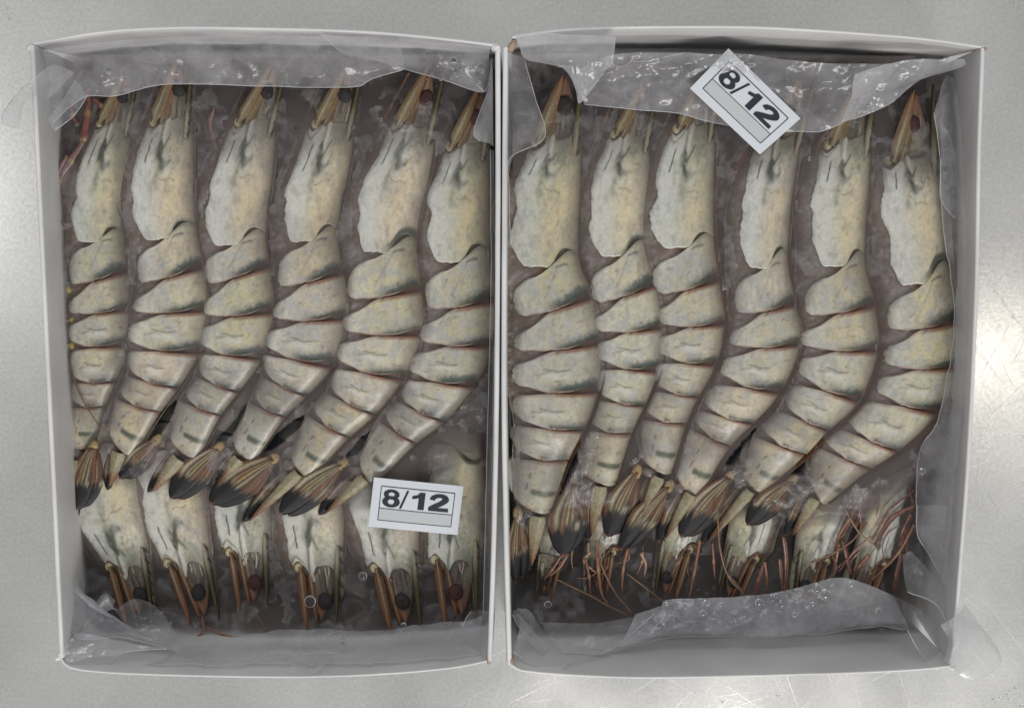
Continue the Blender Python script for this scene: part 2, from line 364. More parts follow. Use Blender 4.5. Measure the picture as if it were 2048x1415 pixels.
def plate(bd, root, name, sf, sr, tm, paint, na, nb, seed, lift=0.0, splat=True, wide=1.0):
    a, b = np.meshgrid(np.linspace(0, 1, na), np.linspace(0, 1, nb), indexing='ij')
    T = (tm(a) * wide + .035) * b - .035
    S = sf(b) * (1 - a) + sr(b) * a
    rag = (fbm(a * 9 + seed, b * 9, seed) - 0.5)
    S = S + 0.05 * rag * ss(0.8, 1, a) * ss(0.3, .6, b); T = T + 0.05 * rag * ss(0.85, 1, b)
    P = bd.pt(S, T, lift + 0.0007 * a)
    x, y = P[..., 0] * 1000, P[..., 1] * 1000
    P[..., 2] += 0.0005 * (fbm(x * 0.12, y * 0.12, seed) - 0.5) - 0.0006 * ss(0.93, 1, b)
    cols = paint(a, b, x, y)
    skirt = lambda p: p - np.array([0, 0, 0.0013])   # the plate's edge has thickness
    P2 = np.concatenate([skirt(P[:1]), P, skirt(P[-1:])], 0); P2 = np.concatenate([skirt(P2[:, :1]), P2, skirt(P2[:, -1:])], 1)
    C2 = np.concatenate([cols[:1], cols, cols[-1:] * 0.8], 0); C2 = np.concatenate([C2[:, :1], C2, C2[:, -1:] * 0.85], 1)
    o = grid_obj(name, P2, M_SHELL, root, C2, flip=root['_flip'])
    if splat: SPLAT.append(P[::2, ::2].reshape(-1, 3))
    return o

def shell_base(x, y, b, seed, tone):
    n1, n2, n3 = fbm(x * .06, y * .06, seed), fbm(x * .25, y * .25, seed + 9), fbm(x * .9, y * .9, seed + 17)
    rs = random.Random(seed // 10 * 31 + int(tone * 1000)); hue = np.array([1 + rs.uniform(-.05, .05), 1.0, 1 + rs.uniform(-.10, .14)])
    c = np.broadcast_to(CREAM * tone * hue, x.shape + (3,)).copy()
    c = mixc(c, GREY * 1.15, ss(.5, .8, n1) * 0.55); c = mixc(c, YEL, ss(.5, .8, n2) * .28)
    c = mixc(c, PALE, ss(.55, .95, b) * .6); c = mixc(c, np.array([.34, .315, .235]), (1 - ss(.0, .40, b + .3 * (n2 - .5))) * .36)
    c = mixc(c, GREY * .5, ss(.60, .80, n3) * .42); c = mixc(c, GREY * .75, ss(.5, .7, fbm(x * .5 + 30, y * .18, seed + 23)) * .35)
    return c

def paint_carapace(seed, tone):
    r = random.Random(seed); j = lambda s=.02: r.uniform(-s, s)
    ja, jb = j(.045), j(.035); ms = r.uniform(.7, 1.25)
    def f(a, b, x, y):
        a = a + ja; b = b + jb
        c = shell_base(x, y, b, seed, tone)
        nz = fbm(x * .5, y * .5, seed + 3)
        c = mixc(c, PALE * np.array([.93, .97, 1.0]), ss(.42, .85, b + .25 * (nz - .3)) * .6)
        c = mixc(c, YEL, np.exp(-((a - .70) / .22) ** 2 - ((b - .36) / .20) ** 2) * .5)
        c = mixc(c, GREY * .8, ss(.52, .75, fbm(x * .35, y * .2, seed + 31)) * .45)
        c = mixc(c, GREEN * 3.0, np.exp(-((a - .10) / .14) ** 2 - ((b - .30) / .22) ** 2) * .7 * (nz + .4))
        c = mixc(c, np.array([.20, .17, .13]), (1 - ss(-.02, .12, a + .2 * (nz - .5))) * (1 - ss(.5, .62, b)) * .7)
        sm = stroke(a, b, [(.23, .60), (.31, .585), (.37, .52)], .074) * (.4 + 1.4 * nz) + stroke(a, b, [(.33, .55), (.36, .42)], .042) * (.4 + nz)
        sm = np.maximum(sm, stroke(a, b, [(-.03, .63), (.10, .62), (.22, .60)], .020) * .8)
        c = mixc(c, GREEN * 1.05, sm * .95 * ms)
        c = mixc(c, GREEN * 1.9, stroke(a, b, [(.38, .57), (.50, .62), (.56, .60)], .045) * .55 * (nz + .3))
        c = mixc(c, GREEN * .8, stroke(a, b, [(.12, .44), (.20, .505), (.27, .56)], .014) * .95)
        c = mixc(c, PALE * 1.12, stroke(a, b, [(-.04, .54), (.10, .55), (.19, .56)], .030) * .7)
        c = mixc(c, PALE * 1.08, stroke(a, b, [(.30, .45), (.42, .46)], .06) * .35)
        c = mixc(c, BLACK, stroke(a, b, [(.10, .79), (.18, .795), (.275, .81)], .0115) * 1.2)
        c = mixc(c, GREEN * 1.3, stroke(a, b, [(-.04, .17), (.10, .145), (.26, .11)], .020) * .9)
        c = mixc(c, GREEN * 2.4, ss(.5, .72, fbm(x * .8, y * .5, seed + 61)) * (1 - ss(.28, .45, a)) * (1 - ss(.40, .5, b)) * .6)
        c = mixc(c, OLIVE, stroke(a, b, [(.47, .60), (.485, .49), (.50, .40), (.57, .32)], .008) * .85)
        c = mixc(c, OLIVE * .9, stroke(a, b, [(.0, .70), (.02, .85), (.0, .99)], .022) * .85)
        for _ in range(7):
            a0, b0 = r.uniform(.25, .95), r.uniform(.05, .5)
            c = mixc(c, BROWN * 1.2, stroke(a, b, [(a0, b0), (a0 + r.uniform(-.05, .05), b0 + r.uniform(-.05, .05))], r.uniform(.006, .012)) * .55)
        c = mixc(c, GREEN * 1.2, ss(.965, 1.0, a) * (1 - ss(.35, .6, b)) * .95)
        c = mixc(c, YEL * .8, ss(.05, .0, b) * .4); c = mixc(c, GREEN * 2, ss(.015, .0, b) * .7)
        return c
    return f

def paint_segment(k, seed, tone, greenness):
    r = random.Random(seed * 7 + k)
    st = {1: 1.1, 2: .7, 3: 1.15, 4: .6, 5: .5, 6: 0}[k] * greenness * r.uniform(.7, 1.25)
    marks = [(r.uniform(.15, .85), r.uniform(.1, .75), r.uniform(-.06, .06), r.uniform(.0, .07)) for _ in range(5)]
    def f(a, b, x, y):
        c = shell_base(x, y, b, seed + k * 5, tone); nz = fbm(x * .7, y * .7, seed + k); nf = fbm(x * 1.8, y * 1.8, seed + k + 40)
        mott = ss(.45, .7, fbm(x * .22, y * .22, seed + k + 70)); c = mixc(c, np.array([.33, .345, .36]), mott * .55 * ss(.05, .35, b)); c = mixc(c, np.array([.40, .27, .19]), ss(.62, .8, fbm(x * .4, y * .4, seed + k + 90)) * .2)
        band = ss(.70, .92, a + .16 * (nz - .5)) * (1 - ss(.36, .74, b + .18 * (nz - .5)))
        c = mixc(c, np.array([.085, .10, .095]), band * st * 1.15 * (.45 + 1.0 * nf))
        c = mixc(c, GREEN * .8, ss(.84, .95, a + .06 * (nz - .5)) * (1 - ss(.38, .66, b)) * (min(1, .45 + st) if k < 5 else .25))
        if k == 6:
            bar = np.exp(-((a - .64 - .03 * (nz - .5)) / .055) ** 4) * ss(.02, .10, b) * (1 - ss(.52, .60, b))
            c = mixc(c, np.array([.075, .09, .055]), bar * 1.0 * (.6 + nf))
            c = mixc(c, BLACK * 2, stroke(a, b, [(.30, .60), (.36, .61)], .014, .9) * .9); c = mixc(c, BLACK * 2, stroke(a, b, [(.52, .63), (.62, .65)], .014, .9) * .9)
            c = mixc(c, BLACK * 4, stroke(a, b, [(.85, .5), (.88, .53)], .015, .9) * .7)
        if k in (3, 4, 5):
            c = mixc(c, GREEN * 1.5, stroke(a, b, [(.42, .66), (.50, .50), (.47, .38)], .014, .7) * .75)
            c = mixc(c, PALE * 1.1, stroke(a, b, [(.58, .62), (.62, .42)], .05, .7) * .5)
            c = mixc(c, GREY * .5, stroke(a, b, [(.55, .75), (.5, .62)], .02, .7) * .5)
        if k == 1:
            c = mixc(c, BLACK * 3, stroke(a, b, [(.18, .40), (.22, .26), (.25, .22)], .014, .7) * .9)
            c = mixc(c, GREY * .8, stroke(a, b, [(.25, .40), (.5, .52), (.7, .62)], .022, .7) * .5)
            c = mixc(c, GREEN * 2.4, np.exp(-((a - .03) / .07) ** 2) * (1 - ss(.35, .55, b)) * .6)
        if k >= 4 and k < 6:                      # hinge: dark ring with a pale knob
            d = np.hypot((a - .97) * .7, b - .56); c = mixc(c, BLACK * 2, np.exp(-(d / .06) ** 2) * 1.3); c = mixc(c, PALE, np.exp(-(d / .022) ** 2))
        if k in (2, 3):
            d = np.hypot((a - .03) * .7, b - .55); c = mixc(c, BLACK * 3, np.exp(-(d / .03) ** 2) * .8)
        for a0, b0, da, db in marks: c = mixc(c, BROWN * .9, stroke(a, b, [(a0, b0), (a0 + da, b0 + db)], .012, .7) * .5)
        c = mixc(c, BROWN * .9, ss(.93, .99, a) * ss(.25, .5, b) * .75)
        c = mixc(c, BROWN * .9, ss(.13, .03, a + .05 * (nz - .5)) * (.40 + .55 * (1 - ss(.4, .65, b))) * (1 if k > 1 else 0))
        c = mixc(c, YEL * .95, ss(.10, .0, b) * .45); c = mixc(c, GREEN * 2.2, ss(.02, .0, b) * .7)
        return c
    return f

def blade(name, root, p0, p1, width, z0, z1, seed, style, wprof, camber=0.0015, bend=0.0, na=46, nb=22, mat=None):
    """a flat tapering leaf from p0 to p1 (world xy) with thickness and pigment."""
    p0, p1 = np.array(p0[:2]), np.array(p1[:2]); d = p1 - p0; L = np.linalg.norm(d); d = d / L; nrm = np.array([-d[1], d[0]])
    a, b = np.meshgrid(np.linspace(0, 1, na), np.linspace(-1, 1, nb), indexing='ij')
    wv = wprof(a) * width * (1 + .05 * (fbm(a * 7, b * 0 + seed, seed) - .5))
    off = b * wv / 2 + bend * L * np.sin(a * math.pi)
    xy = p0 + d * (a * L)[..., None] + nrm * off[..., None]
    ribs = 0.00012 * np.cos(b * 7) * (1 - a * .6)
    z = z0 + (z1 - z0) * a + camber * (1 - b * b) + ribs
    P = np.concatenate([xy, z[..., None]], -1); x, y = xy[..., 0] * 1000, xy[..., 1] * 1000
    nz = fbm(x * .5, y * .5, seed); st = fbm(b * 3.2 + seed, a * 1.2, seed + 5); st2 = fbm(b * 5.5 + seed, a * 2.2, seed + 8)
    if style == 'fan':
        c = np.broadcast_to(np.array([.065, .042, .024]), a.shape + (3,)).copy()
        for b0, wd, cc, f in ((-.60, .15, CREAM * .95, .9), (-.12, .06, CREAM * .85, .85), (.16, .06, OLIVE * 1.8, .85), (.5, .07, CREAM * .75, .75)):
            c = mixc(c, cc, np.exp(-((b - b0 * (1 - .25 * a)) / wd) ** 2) * f * (1 - ss(.5, .85, a + .2 * (nz - .5))) * ss(.0, .1, a))
        c = mixc(c, BROWN * .7, ss(.45, .7, st) * .8); c = mixc(c, BLACK * 3, ss(.62, .8, st2) * .6); c = mixc(c, BROWN * .8, ss(.72, .95, np.abs(b)) * .8)
        c = mixc(c, BLACK, ss(.52, .66, a + .45 * (st2 - .5) + .1 * b) * .99)
        c = mixc(c, CREAM * .7, np.exp(-((a - .56) / .06) ** 2) * ss(.55, .7, st2) * .8)
        c = mixc(c, BROWN * 1.6, ss(.955, 1., a) * .8)
    elif style == 'telson':
        c = np.broadcast_to(CREAM * .66, a.shape + (3,)).copy(); c = mixc(c, OLIVE * 1.1, ss(.35, .7, nz) * .6)
        c = mixc(c, BROWN * 1.0, ss(.35, .9, a + .2 * (nz - .5)) * .85); c = mixc(c, GREEN * 2, np.exp(-(b / .12) ** 2) * .4); c = mixc(c, BROWN, ss(.8, 1, np.abs(b)) * .6)
    elif style in ('scale', 'warm_scale'):
        c = np.broadcast_to(np.array([.155, .13, .07]) if style == 'scale' else WARM * .9, a.shape + (3,)).copy(); c = mixc(c, BLACK * 4, ss(.55, .75, st2) * .6); c = mixc(c, CREAM * .75, np.exp(-((b - .1) / .22) ** 2) * .6 * (1 - ss(.4, 1, a)))
        c = mixc(c, BROWN, ss(.55, .95, np.abs(b)) * .8); c = mixc(c, BROWN * 1.3, ss(.3, 1, a) * .5)
    elif style == 'face':
        c = np.broadcast_to(np.array([.13, .105, .085]), a.shape + (3,)).copy(); c = mixc(c, CREAM * .75, (1 - ss(.20, .6, a + .45 * (st2 - .5))) * .8); c = mixc(c, np.array([.36, .31, .24]), ss(.52, .72, st2) * .7); c = mixc(c, BLACK * 3, ss(.52, .72, st) * ss(.1, .3, a) * .75); c = mixc(c, GREEN * 2, ss(.5, .7, nz) * .5)
        c = mixc(c, np.array([.20, .09, .05]), ss(.5, .9, a) * .7)
    else:                                        # rostrum
        c = np.broadcast_to(OLIVE * .42, a.shape + (3,)).copy(); c = mixc(c, CREAM * .8, (1 - ss(.1, .5, a)) * .8); c = mixc(c, BLACK * 2, ss(.5, 1, np.abs(b)) * .8)
    c = c * (.75 + .5 * fbm(x * 1.6, y * 1.6, seed + 2))[..., None]
    lo = P.copy(); lo[..., 2] -= 0.0009
    F = grid_faces(na, nb); n = na * nb
    ring = [i * nb for i in range(na)] + [(na - 1) * nb + j for j in range(1, nb)] + [i * nb + nb - 1 for i in range(na - 2, -1, -1)] + [j for j in range(nb - 2, 0, -1)]
    side = [(ring[i], ring[(i + 1) % len(ring)], ring[(i + 1) % len(ring)] + n, ring[i] + n) for i in range(len(ring))]
    return mesh_obj(name, np.vstack([P.reshape(-1, 3), lo.reshape(-1, 3)]), np.vstack([F, F[:, ::-1] + n, np.array(side)]), mat or M_TAIL, root, np.vstack([c.reshape(-1, 3)] * 2))

def leg_tube(root, pts, r0, r1, colr, name='leg', joint=None, seed=0):
    rad = np.linspace(r0, r1, len(pts)); rad[0] *= .55; V, F, u = tube(pts, rad, 8, 6, .6)
    V = V + .25 * r0 * (np.stack([fbm(V[:, 0] * 420, V[:, 1] * 420, seed + k_, 2) for k_ in range(3)], 1) - .5)
    n = fbm(V[:, 0] * 900, V[:, 1] * 900, seed); c = np.broadcast_to(np.array(colr), (len(V), 3)).copy(); c = c * (.6 + .8 * n)[:, None]
    if joint is not None:
        k = len(pts) - 1; d = np.abs(u * k - np.round(u * k)); c = mixc(c, joint, np.exp(-(d / .10) ** 2) * .8)
    return mesh_obj(name, V, F, M_FLESH, root, c)

WARM = np.array([.165, .085, .04])
def prawn(label, group, Dp, Vp, tail, upper, seed, tone=1.0, greenness=1.0, lowres=False, legs=True, zoff=0.0):
    zc, hk, zend, dip = (0.0400, 0.30, 0.0365, random.Random(seed).uniform(.0035, .0065)) if upper else (0.0262, 0.30, 0.0262, 0.0025)
    zc += zoff; zend += zoff
    D = np.array([U(*K(*p), zc + .001)[:2] for p in Dp]); V = np.array([U(*K(*p), zc + .001)[:2] for p in Vp])
    bd = Body(D, V, zc, hk, zend, dip)
    mid = (D[2] + V[2]) / 2
    root = empty('prawn', (mid[0], mid[1], zc - 0.011), label, 'prawn', group)
    ax = D[0] - D[2]; vx = V[1] - D[1]
    root['_flip'] = bool(ax[0] * vx[1] - ax[1] * vx[0] > 0) is False
    flip = root['_flip']; nseg = len(D) - 3
    # flesh beneath the shells: closed, from brow to tail root
    S, A = np.meshgrid(np.linspace(-0.30, len(D) - 1.02, 150), np.linspace(0, 2 * math.pi, 40, endpoint=False), indexing='ij')
    EX = bd.ext(S) * (1 + .05 * (fbm(S * 2.2 + seed, A * 0 + 3, seed) - .5)); T = .5 * EX - .03 - (.5 * EX + .02) * np.cos(A) * (0.78 + .22 * ss(-.30, .05, S))
    top = bd.pt(S, T, -0.0012, 0.97); zm = bd.pt(S, np.zeros_like(S) - .02)[..., 2]
    P = top.copy(); up = np.sin(A) > 0
    P[..., 2] = np.where(up, top[..., 2], 2 * zm - top[..., 2])
    x, y = P[..., 0] * 1000, P[..., 1] * 1000; n1, n2 = fbm(x * .16, y * .16, seed + 50), fbm(x * .7, y * .7, seed + 51); P[..., 2] += np.where(up, .0016 * (n2 - .5) * ss(.8, 1.0, T), 0)
    c = np.broadcast_to(MAUVE, S.shape + (3,)).copy(); c = mixc(c, np.array([.155, .105, .07]), ss(.35, .65, n1) * .85); c = mixc(c, np.array([.12, .10, .07]), ss(.95, 1.2, T) * .6)
    c = mixc(c, np.array([.21, .082, .036]), (1 - ss(.40, .75, T)) * ss(1.7, 2.2, S) * .95); c = mixc(c, BLACK * 2, (1 - ss(.0, .28, T + .35 * (n2 - .5))) * ss(1.7, 2.2, S) * .6 * greenness)
    c = mixc(c, np.array([.48, .43, .40]), ss(.56, .72, n2) * ss(.7, 1, T) * ss(1.6, 2.2, S) * .55); c = mixc(c, np.array([.10, .085, .07]), (1 - ss(-.25, .15, S)) * .8)
    n, m = S.shape; F = [(i * m + j, (i + 1) * m + j, (i + 1) * m + (j + 1) % m, i * m + (j + 1) % m) for i in range(n - 1) for j in range(m)]
    F += [tuple(range(m)), tuple((n - 1) * m + j for j in range(m))[::-1]]
    if flip: F = [f[::-1] for f in F]
    mesh_obj('body', P.reshape(-1, 3), F, M_FLESH, root, c.reshape(-1, 3))
    # carapace
    lob = random.Random(seed)
    e1, e2, e3 = lob.uniform(.62, .76), lob.uniform(.03, .09), lob.uniform(.17, .26)
    tmC = lambda a: (1 - e2 * np.exp(-((a - e1) / .09) ** 2) + .022 * np.sin(a * 11 + seed) + .03 * (fbm(a * 26, a * 0 + seed, seed) - .5)) * (1 - .05 * ss(.94, 1.0, a))
    srC = lambda b: 2.0 - .13 * np.sin(math.pi * np.clip(b / .42, 0, 1)) * 1.0 + e3 * ss(.28, .55, b) - .16 * ss(.86, 1.0, b) - .10 * ss(.95, 1.0, b)
    v1, v2, v3, v4 = lob.uniform(.16, .34), lob.uniform(-.02, .06), lob.uniform(.6, .9), lob.uniform(-.03, .03)
    sfC = lambda b: -.02 + .12 * np.exp(-((b - .86) / .10) ** 2) - v1 * np.exp(-((b - .60 - v4) / .06) ** 2) + v2 * np.exp(-((b - .38) / .13) ** 2) - v3 * np.exp(-((b - .06) / .10) ** 2) - .10 + .03 * (fbm(b * 14, b * 0 + seed, seed) - .5)
    q = .6 if lowres else 1.0
    plate(bd, root, 'carapace', sfC, srC, tmC, paint_carapace(seed, tone), int(90 * q), int(56 * q), seed)
    lens = lambda b, am: am * np.exp(-((b - .12) / .20) ** 2)
    fr = {1: lambda b: 1.94 - .06 * np.exp(-((b - .2) / .2) ** 2) + .42 * ss(.10, 1.0, b), 2: lambda b: 3.02 + .26 * ss(.60, 1, b), 3: lambda b: 4.02 + .22 * ss(.60, 1, b),
          4: lambda b: 5.03 + .08 * ss(.6, 1, b), 5: lambda b: 6.01 + .02 * ss(.6, 1, b), 6: lambda b: 7.01 + .02 * b}
    r_ = {1: lambda b: 3.0 - lens(b, .13) - .02 * ss(.6, 1, b), 2: lambda b: 4.0 - lens(b, .13) - .06 * ss(.65, 1, b), 3: lambda b: 5.0 - lens(b, .13) - .14 * ss(.65, 1, b),
          4: lambda b: 6.0 - .05 * np.exp(-((b - .2) / .2) ** 2) - .08 * ss(.65, 1, b), 5: lambda b: 7.0 - .03 * np.exp(-((b - .2) / .2) ** 2) - .12 * ss(.65, 1, b), 6: lambda b: 8.0 - .12 * np.abs(2 * b - 1) ** 3 + .12 * (1 - b)}
    t_ = {1: lambda a: 1 - .20 * np.abs(2 * a - 1.1) ** 3, 2: lambda a: 1.0 - .12 * np.abs(2 * a - 1) ** 3, 3: lambda a: 1.0 - .10 * np.abs(2 * a - 1) ** 3,
          4: lambda a: 1 - .16 * np.abs(2 * a - .8) ** 3, 5: lambda a: 1 - .14 * np.abs(2 * a - .8) ** 3, 6: lambda a: .99 + .10 * np.sin(a * math.pi)}
    for k in range(1, 7):
        if k + 2 > len(D) - 1: break
        plate(bd, root, 'shell_segment', fr[k], r_[k], t_[k], paint_segment(k, seed, tone, greenness), int(34 * q), int(52 * q), seed + k, lift=.0003, wide={1: 1.06, 2: 1.08, 3: 1.08, 4: 1.07, 5: 1.07, 6: 1.06}[k])
    # head
    Fd, Fv = D[0], V[0]; nn = (Fd + Fv) / 2 - (D[1] + V[1]) / 2; nn /= np.linalg.norm(nn); wd = np.linalg.norm(Fv - Fd)
    def H(t, yy, z=0.0):
        p = Fd + (Fv - Fd) * t + nn * yy * wd; return np.array([p[0], p[1], zc - dip + z])
    ang = math.atan2(nn[1], nn[0]); rr = random.Random(seed + 5)
    wob = rr.uniform(-.12, .12)
    face = blade('face', root, H(.50, -.22), H(.40 + wob, 1.22), .84 * wd, zc + .0046 - dip * .6, zc + .0045 - dip * .6, seed + 21, 'face', lambda a: (1 - a ** 1.3) ** .75, camber=.0022, na=56, nb=40)
    ros = blade('rostrum', root, H(.09, -.30), H(.12 + wob, 1.30), .17 * wd, zc + .0052, zc + .0045, seed, 'rostrum', lambda a: (1 - a) ** .55 * (.6 + .4 * np.sin(np.clip(a * 2, 0, 1) * 1.57)), na=30, nb=8)
    dirv = -(Fv - Fd) / wd
    for i in range(6):
        p = H(.10 + wob * (i * .22 - .25) / 1.5, -.25 + .24 * i); tip = p[:2] + dirv * (.13 - .010 * i) * wd + nn * .09 * wd; q0, q1 = p[:2] + dirv * .03 * wd - nn * .05 * wd, p[:2] + dirv * .03 * wd + nn * .05 * wd
        zz = zc + .0062 - .0001 * i
        mesh_obj('tooth', [(*q0, zz), (*q1, zz), (*tip, zz), (*q0, zz - .0012), (*q1, zz - .0012), (*tip, zz - .0008)], [(0, 1, 2), (5, 4, 3), (0, 2, 5, 3), (2, 1, 4, 5), (1, 0, 3, 4)], M_TAIL, root, np.tile(BLACK * 3, (6, 1)), smooth=False).parent = ros
    lg = rr.uniform(1.15, 1.4) + (0 if upper else .22); st_ = 'scale' if upper else 'warm_scale'
    blade('antennal_scale', root, H(.82, .12), H(.46 + wob if upper else .70 + wob, lg), (rr.uniform(.22, .28) if upper else rr.uniform(.15, .19)) * wd, zc + .0080 - dip * .35, zc + .0068 - dip * .4, seed + 1, st_, lambda a: np.clip((a * 6), .5, 1) * (1 - a ** 2.2) ** .6, na=36, nb=12)
    blade('antennal_scale', root, H(.66, .10), H(.50 + wob, .95 if upper else 1.3), (.24 if upper else .15) * wd, zc + .0064 - dip * .35, zc + .0050 - dip * .4, seed + 2, st_, lambda a: np.clip((a * 6), .5, 1) * (1 - a ** 2.2) ** .6, na=30, nb=10)
    V_, F_ = ellipsoid(H(.86, .14, .0078), .105 * wd, .09 * wd, .08 * wd, ang)
    mesh_obj('antenna_base', V_, F_, M_SHELL, root, np.tile(np.array([.46, .41, .25]), (len(V_), 1)))
    V_, F_ = ellipsoid(H(.60, .36, .0075), .11 * wd, .045 * wd, .04 * wd, ang + .1)
    mesh_obj('antennule_base', V_, F_, M_SHELL, root, np.tile(PALE * .8, (len(V_), 1)))
    leg_tube(root, [H(1.02, .24, .006), H(.98, .08, .0075), H(.86, .0, .0082), H(.74, .07, .0078), H(.64, .24, .0065)], .0014, .0012, (.13, .065, .028), 'antenna_ring', seed=seed)
    ex, ey = .40 + rr.uniform(-.06, .05), .74 + rr.uniform(-.08, .08)
    es_ = leg_tube(root, [H(.46, -.1, .005), H(.44, .3, .0068), H(ex + .01, ey - .08, .0072)], .0034, .0016, (.10, .075, .06), 'eye_stalk', seed=seed)
    V_, F_ = ellipsoid(H(ex, ey, .0086), .17 * wd, .145 * wd, .07 * wd, ang + rr.uniform(-.4, .4), 20, 12); V_ = V_ + .0012 * (np.stack([fbm(V_[:, 0] * 500, V_[:, 1] * 500, seed + k_) for k_ in range(3)], 1) - .5)
    ec = np.array([.025, .022, .022]) if rr.random() < .7 else np.array([.05, .022, .02])
    cc = np.tile(ec, (len(V_), 1)) * (.6 + .9 * fbm(V_[:, 0] * 1500, V_[:, 1] * 1500, seed))[:, None]
    mesh_obj('eye', V_, F_, M_EYE, root, cc).parent = es_
    for i in range(4):
        t0 = rr.uniform(.2, .62); leg_tube(root, [H(t0, .05, .0072), H(t0 - .02, .25, .0078), H(t0 + rr.uniform(-.08, .08), rr.uniform(.4, .7), .0066)], .0009, .0004, tuple(rr.choice([(.42, .38, .30), (.08, .06, .05), (.26, .17, .10), (.35, .30, .27)])), 'antennule', seed=seed + i)
    if legs:
        for i in range(3):
            s0 = 1.55 - .45 * i
            def W(s_, t_, z_):
                d_, v_ = crom(D, np.array([s_]))[0], crom(V, np.array([s_]))[0]; p = d_ + (v_ - d_) * t_; return (p[0], p[1], zc + z_)
            o_ = .06 * i + rr.uniform(-.03, .03)
            leg_tube(root, [W(s0, .97, -.002), W(s0 - .55, 1.08 + o_, -.001), W(s0 - 1.1, 1.03 + o_ * 1.2, -.001), W(s0 - 1.65, .98 + o_, -.003)], .0016, .0007, (.20, .10, .07), joint=np.array([.42, .28, .12]), seed=seed + i)
    # tail
    if tail:
        zt = zend + .0045; r2 = random.Random(seed + 11)
        bp, tp, b2, t2 = [U(*K(*q_), zt) for q_ in tail]
        fl = np.linalg.norm(tp - bp); toward = 1 if np.cross((tp - bp)[:2], (t2 - bp)[:2]) > 0 else -1
        prof = lambda a: np.clip((.30 + 1.5 * a) * (1 - ss(.35, 1, a) * .0), 0, 1) * (1 - np.clip(a, 0, 1) ** 3.6) ** .55
        def rot(v, an):
            c_, s_ = math.cos(an), math.sin(an); return np.array([v[0] * c_ - v[1] * s_, v[0] * s_ + v[1] * c_, 0])
        g = tail_w.get(seed, .40)
        blade('uropod', root, bp, bp + rot(tp - bp, toward * .09) * .95, fl * g * .85, zt - .0012, zt - .0025, seed + 3, 'fan', prof, bend=.04 * toward)
        blade('uropod', root, bp, tp, fl * g, zt + .0008, zt - .0006, seed + 4, 'fan', prof, bend=-.05 * toward)
        blade('telson', root, b2, b2 + (t2 - b2) * .92, np.linalg.norm(D[-1] - V[-1]) * .50, zt + .0012, zt - .001, seed + 6, 'telson', lambda a: np.clip(.8 + a * 2, 0, 1) * (1 - a) ** .62, camber=.0024)
        blade('uropod', root, b2 + rot(bp - b2, 0) * .35, t2 + rot(tp - t2, 0) * .10, fl * .20, zt - .003, zt - .0032, seed + 7, 'fan', prof)
        dv = (bp - tp); V_, F_ = ellipsoid((bp[0], bp[1], zt + .0004), .0046, .0029, .0017, math.atan2(dv[1], dv[0]))
        cc = np.tile(np.array([.30, .215, .105]), (len(V_), 1)) * (.35 + 1.2 * fbm(V_[:, 0] * 500, V_[:, 1] * 500, seed))[:, None]; V_ = V_ + .0016 * (np.stack([fbm(V_[:, 0] * 260, V_[:, 1] * 260, seed + k_) for k_ in range(3)], 1) - .5)
        mesh_obj('tail_joint', V_, F_, M_TAIL, root, cc)
        e = (D[-1] + V[-1]) / 2
        V_, F_ = ellipsoid(((bp[0] + b2[0]) / 2 * .8 + e[0] * .2, (bp[1] + b2[1]) / 2 * .8 + e[1] * .2, zt - .0014), .0058, .0036, .0024, math.atan2(b2[1] - bp[1], b2[0] - bp[0]))
        V_ = V_ + .0035 * (np.stack([fbm(V_[:, 0] * 240, V_[:, 1] * 240, seed + k_) for k_ in range(3)], 1) - .5)
        mesh_obj('tail_root', V_, F_, M_FLESH, root, np.tile(np.array([.15, .13, .115]), (len(V_), 1)) * (.4 + 1.2 * fbm(V_[:, 0] * 500, V_[:, 1] * 500, seed))[:, None])
    root['zc'] = zc
    return root

def kk(t, *xy): return [(t, x, y) for x, y in xy]
tail_w = {}
UP = {}
UP['a1'] = (kk('k1', (760, 700), (740, 1000)) + kk('k5', (570, 140), (590, 350), (620, 560), (605, 760), (525, 970), (458, 1110), (380, 1335)),
            kk('k1', (535, 740), (450, 1050), (430, 1270)) + kk('k5', (290, 430), (295, 590), (290, 765), (270, 965), (262, 1110), (240, 1340)),
            [('m1', 215, 200), ('m1', 195, 560), ('m1', 250, 230), ('m1', 215, 500)])
UP['a2'] = (kk('k1', (1095, 700), (1105, 1000), (1115, 1280)) + kk('k5', (1022, 325), (1048, 565), (1005, 800), (880, 1005), (775, 1140), (615, 1385)),
            kk('k1', (835, 740), (765, 1050), (790, 1290)) + kk('k5', (680, 420), (650, 580), (625, 765), (590, 925), (520, 1060), (465, 1265)),
            [('m1', 325, 175), ('m1', 245, 475), ('m1', 450, 195), ('m1', 400, 375)])
UP['a3'] = (kk('k1', (1570, 700), (1555, 950), (1510, 1325)) + kk('k5', (1390, 320), (1415, 575), (1355, 835), (1218, 1030), (1115, 1160), (985, 1395)),
            kk('k1', (1310, 740), (1205, 1050), (1180, 1320)) + kk('k5', (1060, 425), (1050, 600), (1020, 785), (975, 930), (880, 1065), (810, 1305)),
            [('m1', 630, 140), ('m1', 450, 325), ('m1', 735, 225), ('m1', 590, 405)])
UP['a4'] = (kk('k2', (600, 720), (570, 950), (500, 1310)) + kk('k6', (535, 355), (555, 610), (475, 880), (330, 1050), (205, 1170)) + kk('m2', (268, 232)),
            kk('k2', (330, 750), (215, 1100), (205, 1290)) + kk('k6', (185, 440), (165, 620), (110, 790), (75, 930), (0, 1080)) + kk('m2', (145, 165)),
            [('m1', 920, 180), ('m1', 690, 420), ('m1', 1020, 225), ('m2', 95, 340)])
